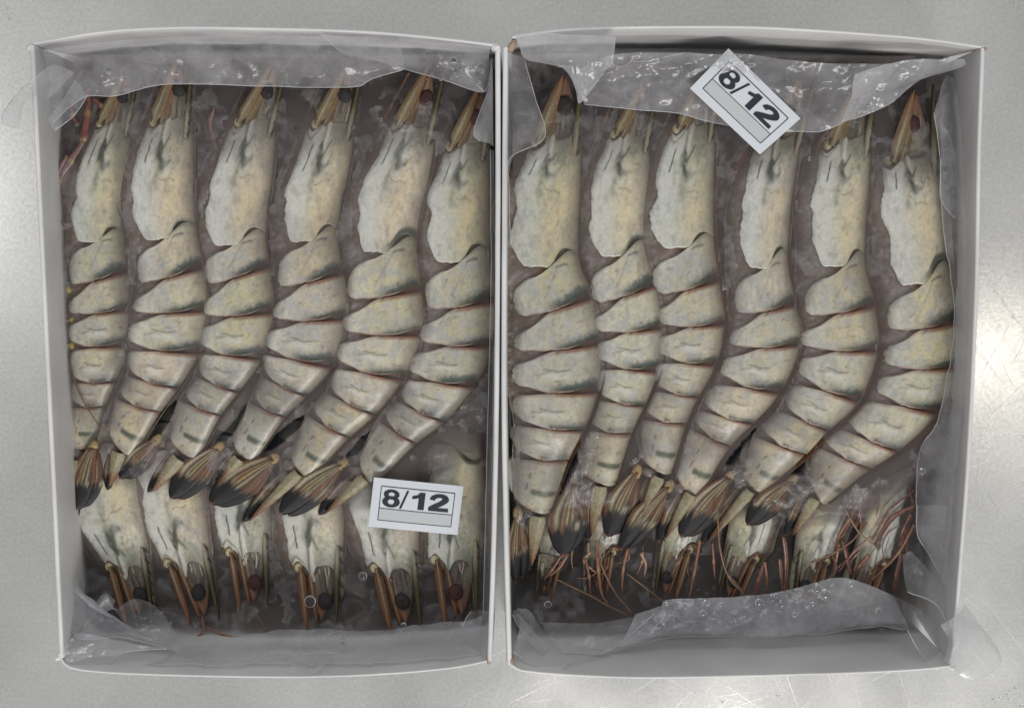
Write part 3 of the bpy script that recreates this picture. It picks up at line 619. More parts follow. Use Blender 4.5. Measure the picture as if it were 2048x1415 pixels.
UP['a5'] = (kk('k2', (1060, 740), (1020, 1000), (945, 1375)) + kk('k6', (970, 450), (980, 700), (875, 950), (715, 1155), (570, 1285)) + kk('m2', (540, 312)),
            kk('k2', (775, 760), (635, 1100), (615, 1330)) + kk('k6', (575, 510), (560, 690), (510, 865), (440, 1020), (330, 1150)) + kk('m2', (425, 245)),
            [('m2', 350, 230), ('m2', 45, 445), ('m2', 470, 295), ('m2', 210, 550)])
UP['a6'] = (kk('k2', (1350, 830), (1352, 1100)) + kk('k6', (1350, 230), (1375, 515), (1362, 765), (1275, 990), (1105, 1195), (945, 1320)) + kk('m2', (845, 345)),
            kk('k2', (1090, 880), (1010, 1150)) + kk('k6', (1015, 220), (1015, 560), (980, 745), (910, 930), (830, 1065), (730, 1180)) + kk('m2', (745, 255)),
            [('m2', 675, 255), ('m2', 378, 495), ('m2', 785, 320), ('m2', 580, 505)])
UP['b1'] = (kk('k3', (460, 790), (450, 1050)) + kk('k7', (440, 260), (520, 490), (572, 750), (548, 1020), (472, 1240), (388, 1410)) + kk('m3', (305, 430)),
            kk('k3', (150, 870), (80, 1100)) + kk('k7', (70, 250), (115, 610), (110, 800), (105, 1010), (90, 1200), (80, 1390)) + kk('m3', (125, 385)),
            [('m3', 140, 440), ('m3', 130, 790), ('m3', 240, 450), ('m3', 205, 725)])
UP['b2'] = (kk('k3', (850, 790), (840, 1050)) + kk('k7', (825, 195), (880, 420), (920, 660), (890, 905), (815, 1105), (745, 1260)) + kk('m3', (630, 292)),
            kk('k3', (600, 800), (505, 1100)) + kk('k7', (512, 200), (540, 530), (565, 690), (570, 870), (540, 1060), (480, 1235)) + kk('m3', (460, 245)),
            [('m3', 420, 290), ('m3', 365, 655), ('m3', 550, 300), ('m3', 505, 575)])
UP['b3'] = (kk('k3', (1215, 720), (1200, 1050)) + kk('k7', (1200, 155), (1230, 395), (1262, 640), (1215, 870), (1120, 1055), (1055, 1205)) + kk('m3', (912, 235)),
            kk('k3', (950, 780), (855, 1080)) + kk('k7', (850, 160), (895, 480), (920, 655), (900, 835), (865, 1010), (805, 1175)) + kk('m3', (770, 195)),
            [('m3', 735, 230), ('m3', 590, 560), ('m3', 845, 255), ('m3', 745, 480)])
UP['b4'] = (kk('k4', (430, 780), (380, 1050)) + kk('k8', (345, 255), (390, 530), (415, 755), (302, 1028), (152, 1205), (30, 1335)) + kk('m3', (1060, 342)),
            kk('k4', (150, 880), (85, 1130)) + kk('k8', (70, 230), (60, 590), (30, 770)) + kk('p', (1438, 757), (1399, 816), (1382, 855)) + kk('m3', (930, 285)),
            [('m3', 895, 305), ('m3', 650, 625), ('m3', 1005, 340), ('m3', 870, 585)])
UP['b5'] = (kk('k4', (820, 790), (800, 1050)) + kk('k8', (780, 265), (830, 535), (850, 790), (745, 1075), (577, 1245), (455, 1380)) + kk('m4', (208, 332)),
            kk('k4', (530, 880), (468, 1150)) + kk('k8', (475, 250), (450, 600), (440, 775), (410, 955), (300, 1120), (170, 1270)) + kk('m4', (90, 275)),
            [('m3', 1195, 260), ('m3', 955, 560), ('m4', 125, 325), ('m3', 1075, 605)])
UP['b6'] = (kk('k4', (1195, 900), (1225, 1150)) + kk('k8', (1255, 315), (1295, 630), (1302, 885), (1190, 1140), (965, 1360)) + kk('m4', (728, 215), (515, 395)),
            kk('k4', (880, 970), (865, 1200)) + kk('k8', (915, 350), (915, 680), (900, 880), (830, 1050), (640, 1220)) + kk('m4', (462, 100), (420, 295)),
            [('m4', 335, 275), ('m4', 110, 500), ('m4', 450, 365), ('m4', 330, 565)])
LO = {}
def lower(F, M, C, up, tag_):
    """stations of a lower prawn: brow, middle and rear of the carapace, then its abdomen running up beneath the top layer."""
    D, V = [], []
    for st in (F, M, C): D.append(K(*st[0])); V.append(K(*st[1]))
    for k in range(1, 7):
        f = 1 - .05 * k
        m = ((D[2][0] + V[2][0]) / 2 + up[0] * k, (D[2][1] + V[2][1]) / 2 + up[1] * k)
        h = ((D[2][0] - V[2][0]) / 2 * f, (D[2][1] - V[2][1]) / 2 * f)
        D.append((m[0] + h[0], m[1] + h[1])); V.append((m[0] - h[0], m[1] - h[1]))
    LO[tag_] = ([('p', *q) for q in D], [('p', *q) for q in V])
lower((('m1', 600, 700), ('m1', 375, 700)), (('m1', 585, 430), ('m1', 275, 470)), (('m1', 560, 190), ('m1', 265, 230)), (6, -72), 'a1')
lower((('m1', 890, 690), ('m1', 650, 680)), (('m1', 870, 450), ('m1', 575, 430)), (('m1', 860, 200), ('m1', 560, 220)), (6, -72), 'a2')
lower((('m2', 340, 640), ('m2', 115, 630)), (('m2', 340, 400), ('m2', 70, 400)), (('m2', 335, 150), ('m2', 50, 150)), (4, -72), 'a3')
lower((('m2', 685, 700), ('m2', 440, 700)), (('m2', 690, 450), ('m2', 395, 440)), (('m2', 680, 200), ('m2', 380, 200)), (4, -72), 'a4')
lower((('m2', 1045, 720), ('m2', 795, 700)), (('m2', 1040, 430), ('m2', 725, 420)), (('m2', 1020, 150), ('m2', 715, 150)), (4, -72), 'a5')
lower((('m2', 1330, 680), ('m2', 1085, 660)), (('m2', 1345, 400), ('m2', 1085, 360)), (('m2', 1335, 215), ('m2', 1085, 170)), (0, -64), 'a6')
lower((('n1', 300, 480), ('n1', 520, 480)), (('n1', 300, 100), ('n1', 560, 100)), (('n1', 300, -300), ('n1', 600, -300)), (8, -72), 'b1')
lower((('n1', 690, 400), ('n1', 965, 360)), (('n1', 690, 0), ('n1', 1010, 0)), (('n1', 690, -400), ('n1', 1060, -400)), (8, -72), 'b2')
lower((('n1', 1290, 400), ('n1', 1600, 330)), (('n1', 1330, 0), ('n1', 1690, -60)), (('n1', 1380, -400), ('n1', 1760, -420)), (8, -72), 'b3')
lower((('n2', 0, 830), ('n2', 290, 820)), (('n2', 60, 430), ('n2', 400, 420)), (('n2', 130, 0), ('n2', 480, 0)), (8, -72), 'b4')
lower((('n2', 560, 880), ('n2', 860, 830)), (('n2', 600, 560), ('n2', 950, 520)), (('n2', 720, 150), ('n2', 1080, 130)), (8, -72), 'b5')
lower((('n2', 1010, 900), ('n2', 1320, 860)), (('n2', 1100, 600), ('n2', 1390, 580)), (('n2', 1180, 250), ('n2', 1480, 200)), (8, -72), 'b6')

ORD = ['first', 'second', 'third', 'fourth', 'fifth', 'sixth']
CART = {'a': 'the carton with the level label', 'b': 'the carton with the tilted label'}
PR = {}
for box in 'ab':
    for i in range(1, 7):
        key = f'{box}{i}'; n = i if box == 'a' else 7 - i
        sd = (10 if box == 'a' else 40) + i
        gr_ = random.Random(sd)
        tone = gr_.uniform(.93, 1.06) * {'a1': 1.0, 'a2': 1.05, 'a6': .92, 'b1': .92, 'b2': 1.04, 'b6': .98}.get(key, 1.0)
        gr = {'b1': 1.0, 'b3': .55, 'b4': .6, 'b5': .6, 'b6': .7, 'a5': .6}.get(key, 1.0)
        tail_w[sd] = {'b2': .46, 'a2': .42, 'a5': .40, 'b1': .22, 'a1': .2, 'b4': .26, 'a6': .32}.get(key, .38)
        PR[key] = prawn(f'top layer grey prawn, {ORD[n - 1]} from the outer wall, in {CART[box]}', 'prawns of the top layers', *UP[key], True, sd, tone, gr, zoff=-.002 if key in ('a1',) else 0)
        ko = 'l' + key
        PR[ko] = prawn(f'bottom layer prawn, head past the tails, {ORD[n - 1]} from outer wall, {CART[box][4:].replace(" with the", ",")}', 'prawns of the bottom layers', *LO[key], None, False, sd + 100, gr_.uniform(1.0, 1.1), 1.0, lowres=False, legs=False)

def px_leg(root, pts, z0, z1, r0, r1, colr, name='leg', joint=None, seed=0):
    zz = np.linspace(z0, z1, len(pts)); P = [U(*K(*p), z) for p, z in zip(pts, zz)]
    return leg_tube(root, P, r0 * MM, r1 * MM, colr, name, joint, seed)
RED = (.15, .055, .038); ORA = (.22, .095, .055); PUR = (.17, .095, .095); WHIS = (.16, .085, .04)
a1 = PR['a1']; YJ = np.array([.27, .19, .08])
px_leg(a1, kk('k1', (500, 500), (495, 640), (470, 800)), .042, .045, 2.0, 2.2, RED, joint=YJ, seed=1)
px_leg(a1, kk('k1', (470, 800), (400, 910), (335, 1020), (315, 1200)), .045, .043, 2.4, 1.8, PUR, joint=YJ, seed=2)
px_leg(a1, kk('k1', (400, 560), (410, 650), (440, 710)), .041, .042, 1.6, 1.4, RED, joint=YJ, seed=3)
px_leg(a1, kk('k1', (530, 560), (575, 600), (590, 640)), .043, .044, 1.7, 1.5, RED, joint=YJ, seed=4)
px_leg(a1, kk('k1', (440, 830), (360, 1010), (330, 1190), (320, 1290)), .043, .040, 1.8, 1.5, PUR, joint=YJ, seed=5)
px_leg(a1, kk('k5', (215, 470), (225, 700), (260, 900), (330, 1080), (440, 1250)), .043, .047, .45, .35, WHIS, 'antenna', seed=6)
for i, l in enumerate(([(330, 1180), (300, 1290), (295, 1400)], [(310, 1000), (280, 1120), (285, 1260)], [(380, 880), (320, 990), (290, 1100)], [(345, 1250), (310, 1330), (330, 1420)])):
    px_leg(a1, kk('k1', *l), .0455, .0435, 1.7, .8, (PUR, RED)[i % 2], joint=YJ, seed=30 + i)
for i in range(9): px_leg(a1, kk('k5', (200 + 3 * i, 440 + 55 * i), (216 + 3 * i, 475 + 55 * i), (206 + 4 * i, 520 + 55 * i)), .0455, .0440, .8, .4, RED, 'swimmeret', seed=70 + i)
for x, y in ((175, 20), (178, 135), (250, 450), (268, 618), (268, 765)):
    p = U(*K('k5', x, y), .043); V_, F_ = ellipsoid(p, .0022, .0017, .0018, rng.uniform(0, 3))
    mesh_obj('yellow_spot', V_, F_, M_FLESH, a1, np.tile(np.array([.55, .42, .04]), (len(V_), 1)))
for k, (x0, y0, x1, y1) in enumerate(((205, 480, 330, 500), (205, 640, 320, 640), (220, 690, 300, 660), (215, 800, 310, 790), (230, 560, 330, 590))):
    px_leg(a1, kk('k5', (x0, y0), ((x0 + x1) / 2, y0 - 15), (x1, y1)), .041, .043, .7, .5, (.30, .12, .09), 'swimmeret', seed=k)
px_leg(PR['a3'], kk('k1', (1215, 610), (1190, 690), (1205, 770), (1235, 880)), .044, .043, .8, .9, (.34, .14, .11), seed=9)
px_leg(PR['a5'], kk('k2', (650, 990), (590, 1110), (530, 1220), (515, 1280)), .044, .043, 1.0, 1.1, (.28, .10, .08), joint=YJ, seed=10)
px_leg(PR['a5'], kk('k2', (580, 1000), (650, 1000)), .044, .044, .8, .8, (.28, .10, .08), seed=11)
px_leg(PR['b4'], kk('k3', (1400, 830), (1340, 960), (1290, 1060), (1260, 1200)), .042, .041, 2.6, 2.0, (.18, .085, .06), joint=YJ * .6, seed=12)
px_leg(PR['b5'], kk('k4', (620, 700), (540, 800), (500, 930), (430, 1100)), .044, .041, 1.6, 1.2, (.19, .085, .05), seed=13)
px_leg(PR['b4'], kk('k4', (170, 740), (60, 940), (20, 1040)), .043, .041, 1.6, 1.4, (.16, .08, .06), seed=14)
legs_b = {'lb6': [[(1180, 180), (1170, 330), (1100, 500), (1040, 620)], [(1160, 260), (1000, 560), (900, 740), (880, 1020)], [(1540, 120), (1380, 190), (1220, 250)],
                  [(1530, 320), (1330, 480), (1260, 600), (1180, 720)], [(1530, 450), (1350, 540), (1200, 760)], [(1530, 600), (1400, 830), (1180, 1060)], [(1420, 830), (1380, 1000), (1360, 1130)],
                  [(1180, 690), (1040, 820), (920, 980)], [(1160, 840), (1090, 930), (1030, 1010)], [(1220, 120), (1290, 160), (1310, 210)], [(1500, 520), (1440, 640), (1400, 800)]],
          'lb5': [[(950, 740), (985, 880), (1010, 1000)], [(920, 760), (900, 880), (870, 1030)], [(470, 700), (490, 900), (480, 1140)], [(1060, 420), (1020, 560), (930, 720)], [(1110, 380), (1085, 520), (1080, 590)]],
          'lb4': [[(320, 900), (270, 1040), (240, 1160)], [(320, 900), (335, 1000), (340, 1100)], [(440, 880), (450, 1010), (470, 1140)]]}
for kx, ls in legs_b.items():
    for i, l in enumerate(ls):
        px_leg(PR[kx], kk('n2', *l), .0375 + .002 * (i % 3), .034, 1.7 - .25 * (i % 4), .45, (RED, ORA, (.15, .07, .055), (.18, .07, .055))[i % 4], joint=np.array([.28, .16, .07]), seed=20 + i)
        if i % 2 == 0: px_leg(PR[kx], kk('n2', *[(x + 14, y + 6) for x, y in l]), .0365, .033, 1.3, .7, RED, seed=60 + i)
for kx, ls in {'lb2': [[(790, 330), (805, 560), (830, 750), (880, 840)], [(700, 480), (730, 620), (740, 760)], [(740, 420), (690, 500), (810, 610)]], 'lb3': [[(1050, 380), (1010, 560), (1000, 740)], [(1170, 420), (1165, 500), (1120, 610)], [(1150, 430), (1195, 520), (1180, 620)],
                                                                                  [(1640, 330), (1590, 600), (1550, 790)], [(1740, 350), (1750, 500), (1760, 640)]], 'lb1': [[(560, 430), (480, 560), (400, 620)], [(500, 450), (430, 560), (360, 650)]]}.items():
    for i, l in enumerate(ls): px_leg(PR[kx], kk('n1', *l), .038, .035, 1.5, .45, (ORA, RED, (.26, .15, .09))[i % 3], joint=np.array([.32, .19, .09]), seed=80 + i)
for kx, t, l in (('lb1', 'n1', [(450, 640), (740, 780), (900, 870), (1050, 940)]), ('lb2', 'n1', [(800, 440), (860, 600), (960, 780), (1090, 930)]), ('lb3', 'n1', [(1040, 600), (1200, 720), (1350, 840)]),
                 ('lb4', 'n1', [(1780, 0), (1800, 380), (1870, 620), (2000, 760), (2120, 860)]), ('lb6', 'n2', [(940, 420), (1020, 560), (1100, 680), (1240, 790)]), ('lb5', 'n2', [(700, 900), (880, 830), (1060, 700), (1110, 560)]), ('lb4', 'n2', [(20, 1000), (160, 1150)])):
    px_leg(PR[kx], kk(t, *l), .042 if kx != 'lb4' else .047, .038, .7, .45, WHIS, 'antenna', seed=5)
rl = random.Random(21)
for i in range(26):
    if i < 18: t_, x, y, kx = 'n2', rl.uniform(860, 1500), rl.uniform(180, 900), ('lb6', 'lb5')[i % 2]
    else: t_, x, y, kx = 'n1', rl.uniform(560, 1900), rl.uniform(330, 520), ('lb2', 'lb3')[i % 2]
    an = math.radians(rl.gauss(115, 14)); L_ = rl.uniform(130, 300); cv = rl.uniform(-75, 75)
    q_ = [(x + math.cos(an) * L_ * f - math.sin(an) * cv * math.sin(f * 3.1), y + math.sin(an) * L_ * f + math.cos(an) * cv * math.sin(f * 3.1)) for f in (0, .35, .7, 1)]
    px_leg(PR[kx], kk(t_, *q_), rl.uniform(.033, .0385), rl.uniform(.032, .036), rl.uniform(.4, .95), rl.uniform(.2, .35), rl.choice([RED, RED, (.13, .065, .05), (.20, .08, .07), (.26, .15, .10)]), joint=np.array([.28, .17, .08]), seed=200 + i)
for kx, l in (('la2', [(860, 1030), (960, 1070), (1090, 1085)]), ('la3', [(1100, 970), (1150, 1040), (1190, 1060)]), ('la2', [(830, 950), (850, 1040), (800, 1090)])):
    px_leg(PR[kx], kk('m1', *l), .028, .03, 1.0, .5, ORA, 'antenna', seed=6)

# ------------------------------------------------------------------ ice filling the cartons, following the shells
SP = np.vstack(SPLAT)
def lowering(XY):
    """melt: the ice lies lower over the bottom prawns' heads at the foot end."""
    a, b = U(1000, 1010, .04)[1], U(1000, 1090, .04)[1]; c = U(1420, 1000, .04)[0]
    foot = ss(0, 1, (XY[..., 1] - a) / (b - a)); return .0016 * foot + .0035 * foot * ss(c - .01, c + .02, XY[..., 0])
def ice_block(name, poly_px, pits):
    q = np.array([U(x, y, .045)[:2] for x, y in poly_px]); x0, y0 = q.min(0); x1, y1 = q.max(0); nx, ny = 190, 260
    X, Y = np.meshgrid(np.linspace(0, 1, nx), np.linspace(0, 1, ny), indexing='ij')
    tl, tr, br, bl = q
    XY = (tl * (1 - X)[..., None] + tr * X[..., None]) * Y[..., None] + (bl * (1 - X)[..., None] + br * X[..., None]) * (1 - Y)[..., None]
    Hm = np.full((nx, ny), np.nan)
    gx = (SP[:, 0] - x0) / (x1 - x0) * (nx - 1); gy = (SP[:, 1] - y0) / (y1 - y0) * (ny - 1)
    ok = (gx >= 0) & (gx <= nx - 1) & (gy >= 0) & (gy <= ny - 1); Hm = np.full((nx, ny), -1.0)
    np.maximum.at(Hm, (gx[ok].round().astype(int), gy[ok].round().astype(int)), SP[ok, 2])
    raw = Hm.copy()
    for it in range(2):
        Pd = np.pad(raw, 1, mode='edge'); raw = np.max([Pd[1 + dx:nx + 1 + dx, 1 + dy:ny + 1 + dy] for dx in (-1, 0, 1) for dy in (-1, 0, 1)], axis=0)
    for it in range(12):
        Pd = np.pad(Hm, 1, mode='edge'); Hm = np.max([Pd[1 + dx:nx + 1 + dx, 1 + dy:ny + 1 + dy] for dx in (-1, 0, 1) for dy in (-1, 0, 1)], axis=0)
    Hm = np.where(Hm < 0, .036, Hm)
    for it in range(16):
        Pd = np.pad(Hm, 1, mode='edge'); Hm = np.mean([Pd[1 + dx:nx + 1 + dx, 1 + dy:ny + 1 + dy] for dx in (-1, 0, 1) for dy in (-1, 0, 1)], axis=0)
    z = Hm - .0014 - lowering(XY) + .0022 * (fbm(XY[..., 0] * 90, XY[..., 1] * 90, 5) - .5)
    for pl in pits:                                  # hollows between the tails
        q = np.array([U(x, y, .042)[:2] for x, y in pl]); ins = np.zeros(X.shape, bool)
        for (xa, ya), (xb, yb) in zip(q, np.roll(q, -1, 0)):
            c_ = ((ya > XY[..., 1]) != (yb > XY[..., 1])) & (XY[..., 0] < (xb - xa) * (XY[..., 1] - ya) / (yb - ya + 1e-12) + xa); ins ^= c_
        z = np.where(ins, .016, z)
    P = np.concatenate([XY, z[..., None]], -1); V = P.reshape(-1, 3); F = list(grid_faces(nx, ny)); n = len(V)
    ring = [i * ny for i in range(nx)] + [(nx - 1) * ny + j for j in range(1, ny)] + [i * ny + ny - 1 for i in range(nx - 2, -1, -1)] + [j for j in range(ny - 2, 0, -1)]
    low = V[ring].copy(); low[:, 2] = .0045; V = np.vstack([V, low]); L = len(ring)
    F = [tuple(f)[::-1] for f in F] + [(ring[i], ring[(i + 1) % L], n + (i + 1) % L, n + i)[::-1] for i in range(L)] + [tuple(n + i for i in range(L))]
    F = [f[::-1] for f in F]
    tag(outward(mesh_obj(name, V, F, M_ICE)), kind='stuff')
    gap = (raw < z - .0030) & (z > .02) & (fbm(XY[..., 0] * 60, XY[..., 1] * 60, 77) > .40); fc = grid_faces(nx, ny); g_ = gap.ravel()
    fc = fc[g_[fc].all(1)]; used, inv = np.unique(fc, return_inverse=True); Vf = P.reshape(-1, 3)[used] + np.array([0, 0, .0002])
    Vf[:, 2] += .0009 * (fbm(Vf[:, 0] * 400, Vf[:, 1] * 400, 9) - .5)
    tag(mesh_obj('frost', Vf, inv.reshape(-1, 4)[:, ::-1], M_RIME), kind='stuff')
    return lambda x, y: float(z[np.unravel_index(np.argmin(np.linalg.norm(XY - np.array([x, y]), axis=-1)), z.shape)])
POCK = ([(322, 826), (360, 792), (345, 830), (318, 872), (298, 880)], [(476, 832), (496, 800), (492, 832), (450, 884), (428, 884)], [(574, 850), (612, 826), (606, 850), (556, 892), (520, 908), (540, 880)],
        [(716, 880), (768, 842), (742, 880), (712, 912), (690, 916)], [(1136, 900), (1160, 862), (1152, 920), (1128, 970), (1118, 990)], [(1470, 896), (1508, 850), (1500, 880), (1464, 930), (1448, 930)], [(1612, 890), (1646, 868), (1630, 900), (1600, 946), (1580, 946)])
PITA = PITB = POCK
ice_a = ice_block('ice', [(108, 104), (984, 104), (970, 1288), (152, 1284)], PITA)
ice_b = ice_block('ice', [(1024, 104), (1916, 106), (1862, 1288), (1034, 1288)], PITB)
def pocket(poly):
    q = np.array([U(x, y, .042)[:2] for x, y in poly]); n = len(q)
    V = [(*p, .041) for p in q] + [(*p, .012) for p in q]
    F = [tuple(range(n)), tuple(range(2 * n - 1, n - 1, -1))] + [(i, i + n, (i + 1) % n + n, (i + 1) % n) for i in range(n)]
    o = outward(mesh_obj('gap_shade', V, F, M_GAPSHADE, smooth=False)); tag(o, kind='stuff')  # added dark filler: shade of an empty gap made as a solid
for pl in POCK: pocket(pl)

# ------------------------------------------------------------------ plastic liners
def film(root, rows, n=46, amp=1.2, seed=0, mat=None, name='film_sheet', m=48):
    n = n * 2
    R = [resample([U(*K(t, x, y), z * MM) for t, x, y, z in row], n) for row in rows]
    u = np.linspace(0, len(R) - 1, m); P = crom(np.array(R).reshape(len(R), -1), u).reshape(m, n, 3)
    x, y = P[..., 0], P[..., 1]
    w1 = fbm(x * 55 + seed, y * 55, seed) - .5; w2 = np.abs(fbm(x * 120, y * 120 + seed, seed + 4) - .5)
    w3 = np.abs(fbm(x * 34 + y * 20, y * 60 - x * 25 + seed, seed + 12, 3) - .5)
    P[..., 2] += amp * MM * (w1 * 1.8 - w2 * 3.0 - w3 * 7.0 + 1.1)
    P[..., 0] += .4 * amp * MM * (fbm(x * 70, y * 70, seed + 7) - .5); P[..., 1] += .8 * amp * MM * (fbm(x * 70, y * 70, seed + 8) - .5)
    o = grid_obj(name, P, mat or M_FILM, root)
    V_, F_, _ = tube(P[-1][::3], [.00022] * len(P[-1][::3]), 5, 2); mesh_obj('film_hem', V_, F_, M_HEM, root).parent = o
    return o
def row(t, z, *xy): return [(t, x, y, z) for x, y in xy]
ca, cb = U(520, 700, .05), U(1480, 700, .05)
la = empty('plastic_liner', (ca[0], ca[1], .05), 'clear plastic liner folded over the prawns in the carton with the level label', 'plastic film', 'plastic liners of the cartons')
lb = empty('plastic_liner', (cb[0], cb[1], .05), 'clear plastic liner with droplets in the carton with the tilted label', 'plastic film', 'plastic liners of the cartons')
# left carton: head end, two overlapping sheets
film(la, [row('p', 74, (85, 100), (200, 85), (400, 72), (600, 72), (720, 76), (800, 84)), row('p', 63, (92, 130), (200, 120), (400, 108), (600, 110), (720, 116), (805, 110)), row('p', 56, (100, 180), (180, 170), (300, 150), (520, 150), (690, 150), (808, 124)),
          row('k1', 54.5, (245, 745), (340, 655), (480, 548), (650, 540), (850, 490), (1030, 476), (1440, 486), (1980, 494), (2100, 450), (2290, 392))], 70, 1.0, 1, M_FROST)
film(la, [row('p', 77, (640, 70), (800, 78), (980, 96)), row('p', 66, (690, 110), (820, 118), (978, 120)), row('k2', 57, (700, 330), (880, 392), (1100, 455), (1300, 520), (1345, 490), (1372, 330))], 50, .7, 2, M_FROST)
film(la, [row('k2', 70, (1372, 330), (1375, 600), (1378, 830)), row('k2', 63, (1350, 480), (1310, 690), (1350, 810)), row('k2', 58, (1345, 520), (1268, 740), (1300, 800))], 26, .6, 3, M_FILM2)
film(la, [row('p', 62, (150, 145), (110, 185), (75, 215)), row('p', 89, (105, 130), (70, 160), (52, 200)), row('p', 84, (60, 165), (22, 205), (40, 250)), row('p', 78, (45, 175), (4, 235), (30, 258))], 30, .8, 4, M_FROST)
film(la, [row('p', 62, (150, 160), (125, 200), (95, 240)), row('p', 60, (175, 190), (150, 230), (110, 262))], 20, .6, 14)
film(la, [row('p', 76, (68, 130), (78, 400), (90, 700), (104, 1000), (122, 1280)), row('p', 62, (82, 130), (92, 400), (104, 700), (118, 1000), (132, 1280)), row('p', 53, (100, 250), (106, 480), (124, 700), (134, 1000), (140, 1250))], 90, 1.4, 5, M_FROST)
film(la, [row('k2', 72, (1382, 850), (1384, 1200), (1384, 1600)) + row('p', 70, (985, 900), (980, 1240)), row('k2', 55, (1362, 850), (1362, 1200), (1364, 1600)) + row('p', 50, (974, 900), (966, 1240))], 60, .8, 6)
# left carton: foot end
film(la, [row('m1', 44, (750, 1120), (950, 1075), (1189, 1055)) + row('m2', 44, (480, 1042), (850, 1040), (1250, 1000), (1345, 975)), row('m1', 52, (700, 1150), (950, 1135)) + row('m2', 52, (400, 1110), (850, 1110), (1330, 1060)),
          row('m1', 62, (650, 1180), (950, 1165)) + row('m2', 62, (400, 1145), (850, 1150), (1335, 1120)), row('m1', 70, (560, 1205), (950, 1205)) + row('m2', 70, (400, 1205), (850, 1195), (1340, 1160))], 80, 1.8, 7, M_FROST)
film(la, [row('m1', 58, (140, 700), (200, 800), (300, 930)), row('m1', 50, (215, 720), (290, 900), (430, 1000), (690, 1130)), row('m1', 62, (150, 760), (230, 1060), (480, 1080), (680, 1140))], 46, 1.2, 8, M_FILM2)
film(la, [row('m1', 47, (330, 920), (380, 870), (430, 900)), row('m1', 55, (350, 930), (390, 890), (420, 930)), row('m1', 49, (380, 960), (410, 940), (440, 945))], 24, 1.0, 9, M_FILM2)
film(la, [row('m1', 45, (430, 950), (520, 895), (620, 930), (700, 1030), (745, 1115)), row('m1', 46, (470, 1010), (560, 990), (650, 1030), (735, 1120)), row('m1', 52, (500, 1055), (580, 1090), (700, 1135))], 36, .8, 10)
film(la, [row('m1', 80, (165, 1150), (200, 1110), (240, 1060)), row('m1', 74, (230, 1210), (300, 1140), (330, 1070)), row('m1', 70, (380, 1225), (470, 1150), (680, 1140))], 30, .9, 11)
film(la, [row('m2', 79, (440, 1250), (520, 1262), (570, 1235)), row('m2', 70, (420, 1190), (520, 1200), (620, 1175)), row('m2', 63, (330, 1150), (480, 1155), (650, 1150))], 26, .9, 12)
film(la, [row('m2', 78, (1345, 1190), (1370, 1080), (1375, 960)), row('m2', 60, (1310, 1190), (1325, 1080), (1330, 950)), row('m2', 48, (1235, 1075), (1260, 1000), (1290, 950))], 26, 1.0, 13)
# right carton: head end
film(lb, [row('k3', 86, (85, 195), (250, 186), (480, 196), (655, 205)), row('k3', 76, (110, 260), (300, 275), (500, 280), (652, 260)), row('k3', 66, (150, 335), (300, 330), (520, 340), (640, 350)), row('k3', 58, (330, 376), (415, 390), (440, 560), (465, 572), (590, 410))], 44, 1.2, 21, M_FILM2)
film(lb, [row('k3', 80, (45, 300), (40, 600), (30, 1000), (30, 1400)), row('k3', 66, (110, 320), (120, 600), (90, 800), (40, 1050), (42, 1400)), row('k3', 57, (140, 345), (200, 560), (252, 780), (60, 890), (52, 1060), (60, 1400))], 60, 1.0, 22)
film(lb, [row('k3', 62, (430, 400), (640, 310), (1000, 300), (1300, 310)) + row('k4', 62, (80, 305), (480, 350), (860, 362), (1000, 350)), row('k3', 56, (440, 500), (700, 450), (1000, 430)) + row('k4', 57, (100, 480), (500, 540), (760, 540), (900, 470)),
          row('k3', 54, (480, 590), (760, 620), (1000, 640), (1200, 690)) + row('k4', 54, (200, 740), (420, 745), (560, 740), (700, 672), (740, 640))], 80, 1.2, 23, M_FROST)
film(lb, [row('k4', 72, (735, 420), (1000, 345), (1200, 335), (1360, 330)), row('k4', 66, (720, 480), (900, 480), (1100, 430), (1340, 380)), row('k4', 58, (715, 560), (860, 560), (1000, 500), (1110, 450)), row('k4', 55, (660, 690), (800, 650), (910, 598), (960, 570))], 46, 1.3, 24, M_FILM2)
film(lb, [row('k4', 74, (1300, 440), (1340, 800), (1360, 1300)) + row('k8', 74, (1360, 600), (1340, 1100)) + row('m4', 72, (1140, 400), (1100, 800)), row('k4', 62, (1250, 440), (1290, 800), (1310, 1300)) + row('k8', 62, (1330, 600), (1290, 1100)) + row('m4', 62, (1080, 300), (1050, 700)),
          row('k4', 54, (1180, 640), (1215, 900), (1235, 1300)) + row('k8', 53, (1300, 600), (1215, 1150)) + row('m4', 47, (970, 150), (955, 500))], 100, 1.0, 25, M_FROST)
film(lb, [row('k4', 58, (1215, 660), (1300, 850), (1328, 1100)), row('k4', 55.5, (1222, 900), (1225, 1130), (1310, 1245))], 24, .8, 26)
film(lb, [row('m4', 70, (1110, 400), (1090, 600), (1075, 740)), row('m4', 62, (1030, 400), (1060, 600), (1080, 690)), row('m4', 52, (960, 400), (960, 540), (1020, 640), (1075, 745))], 30, .9, 27)
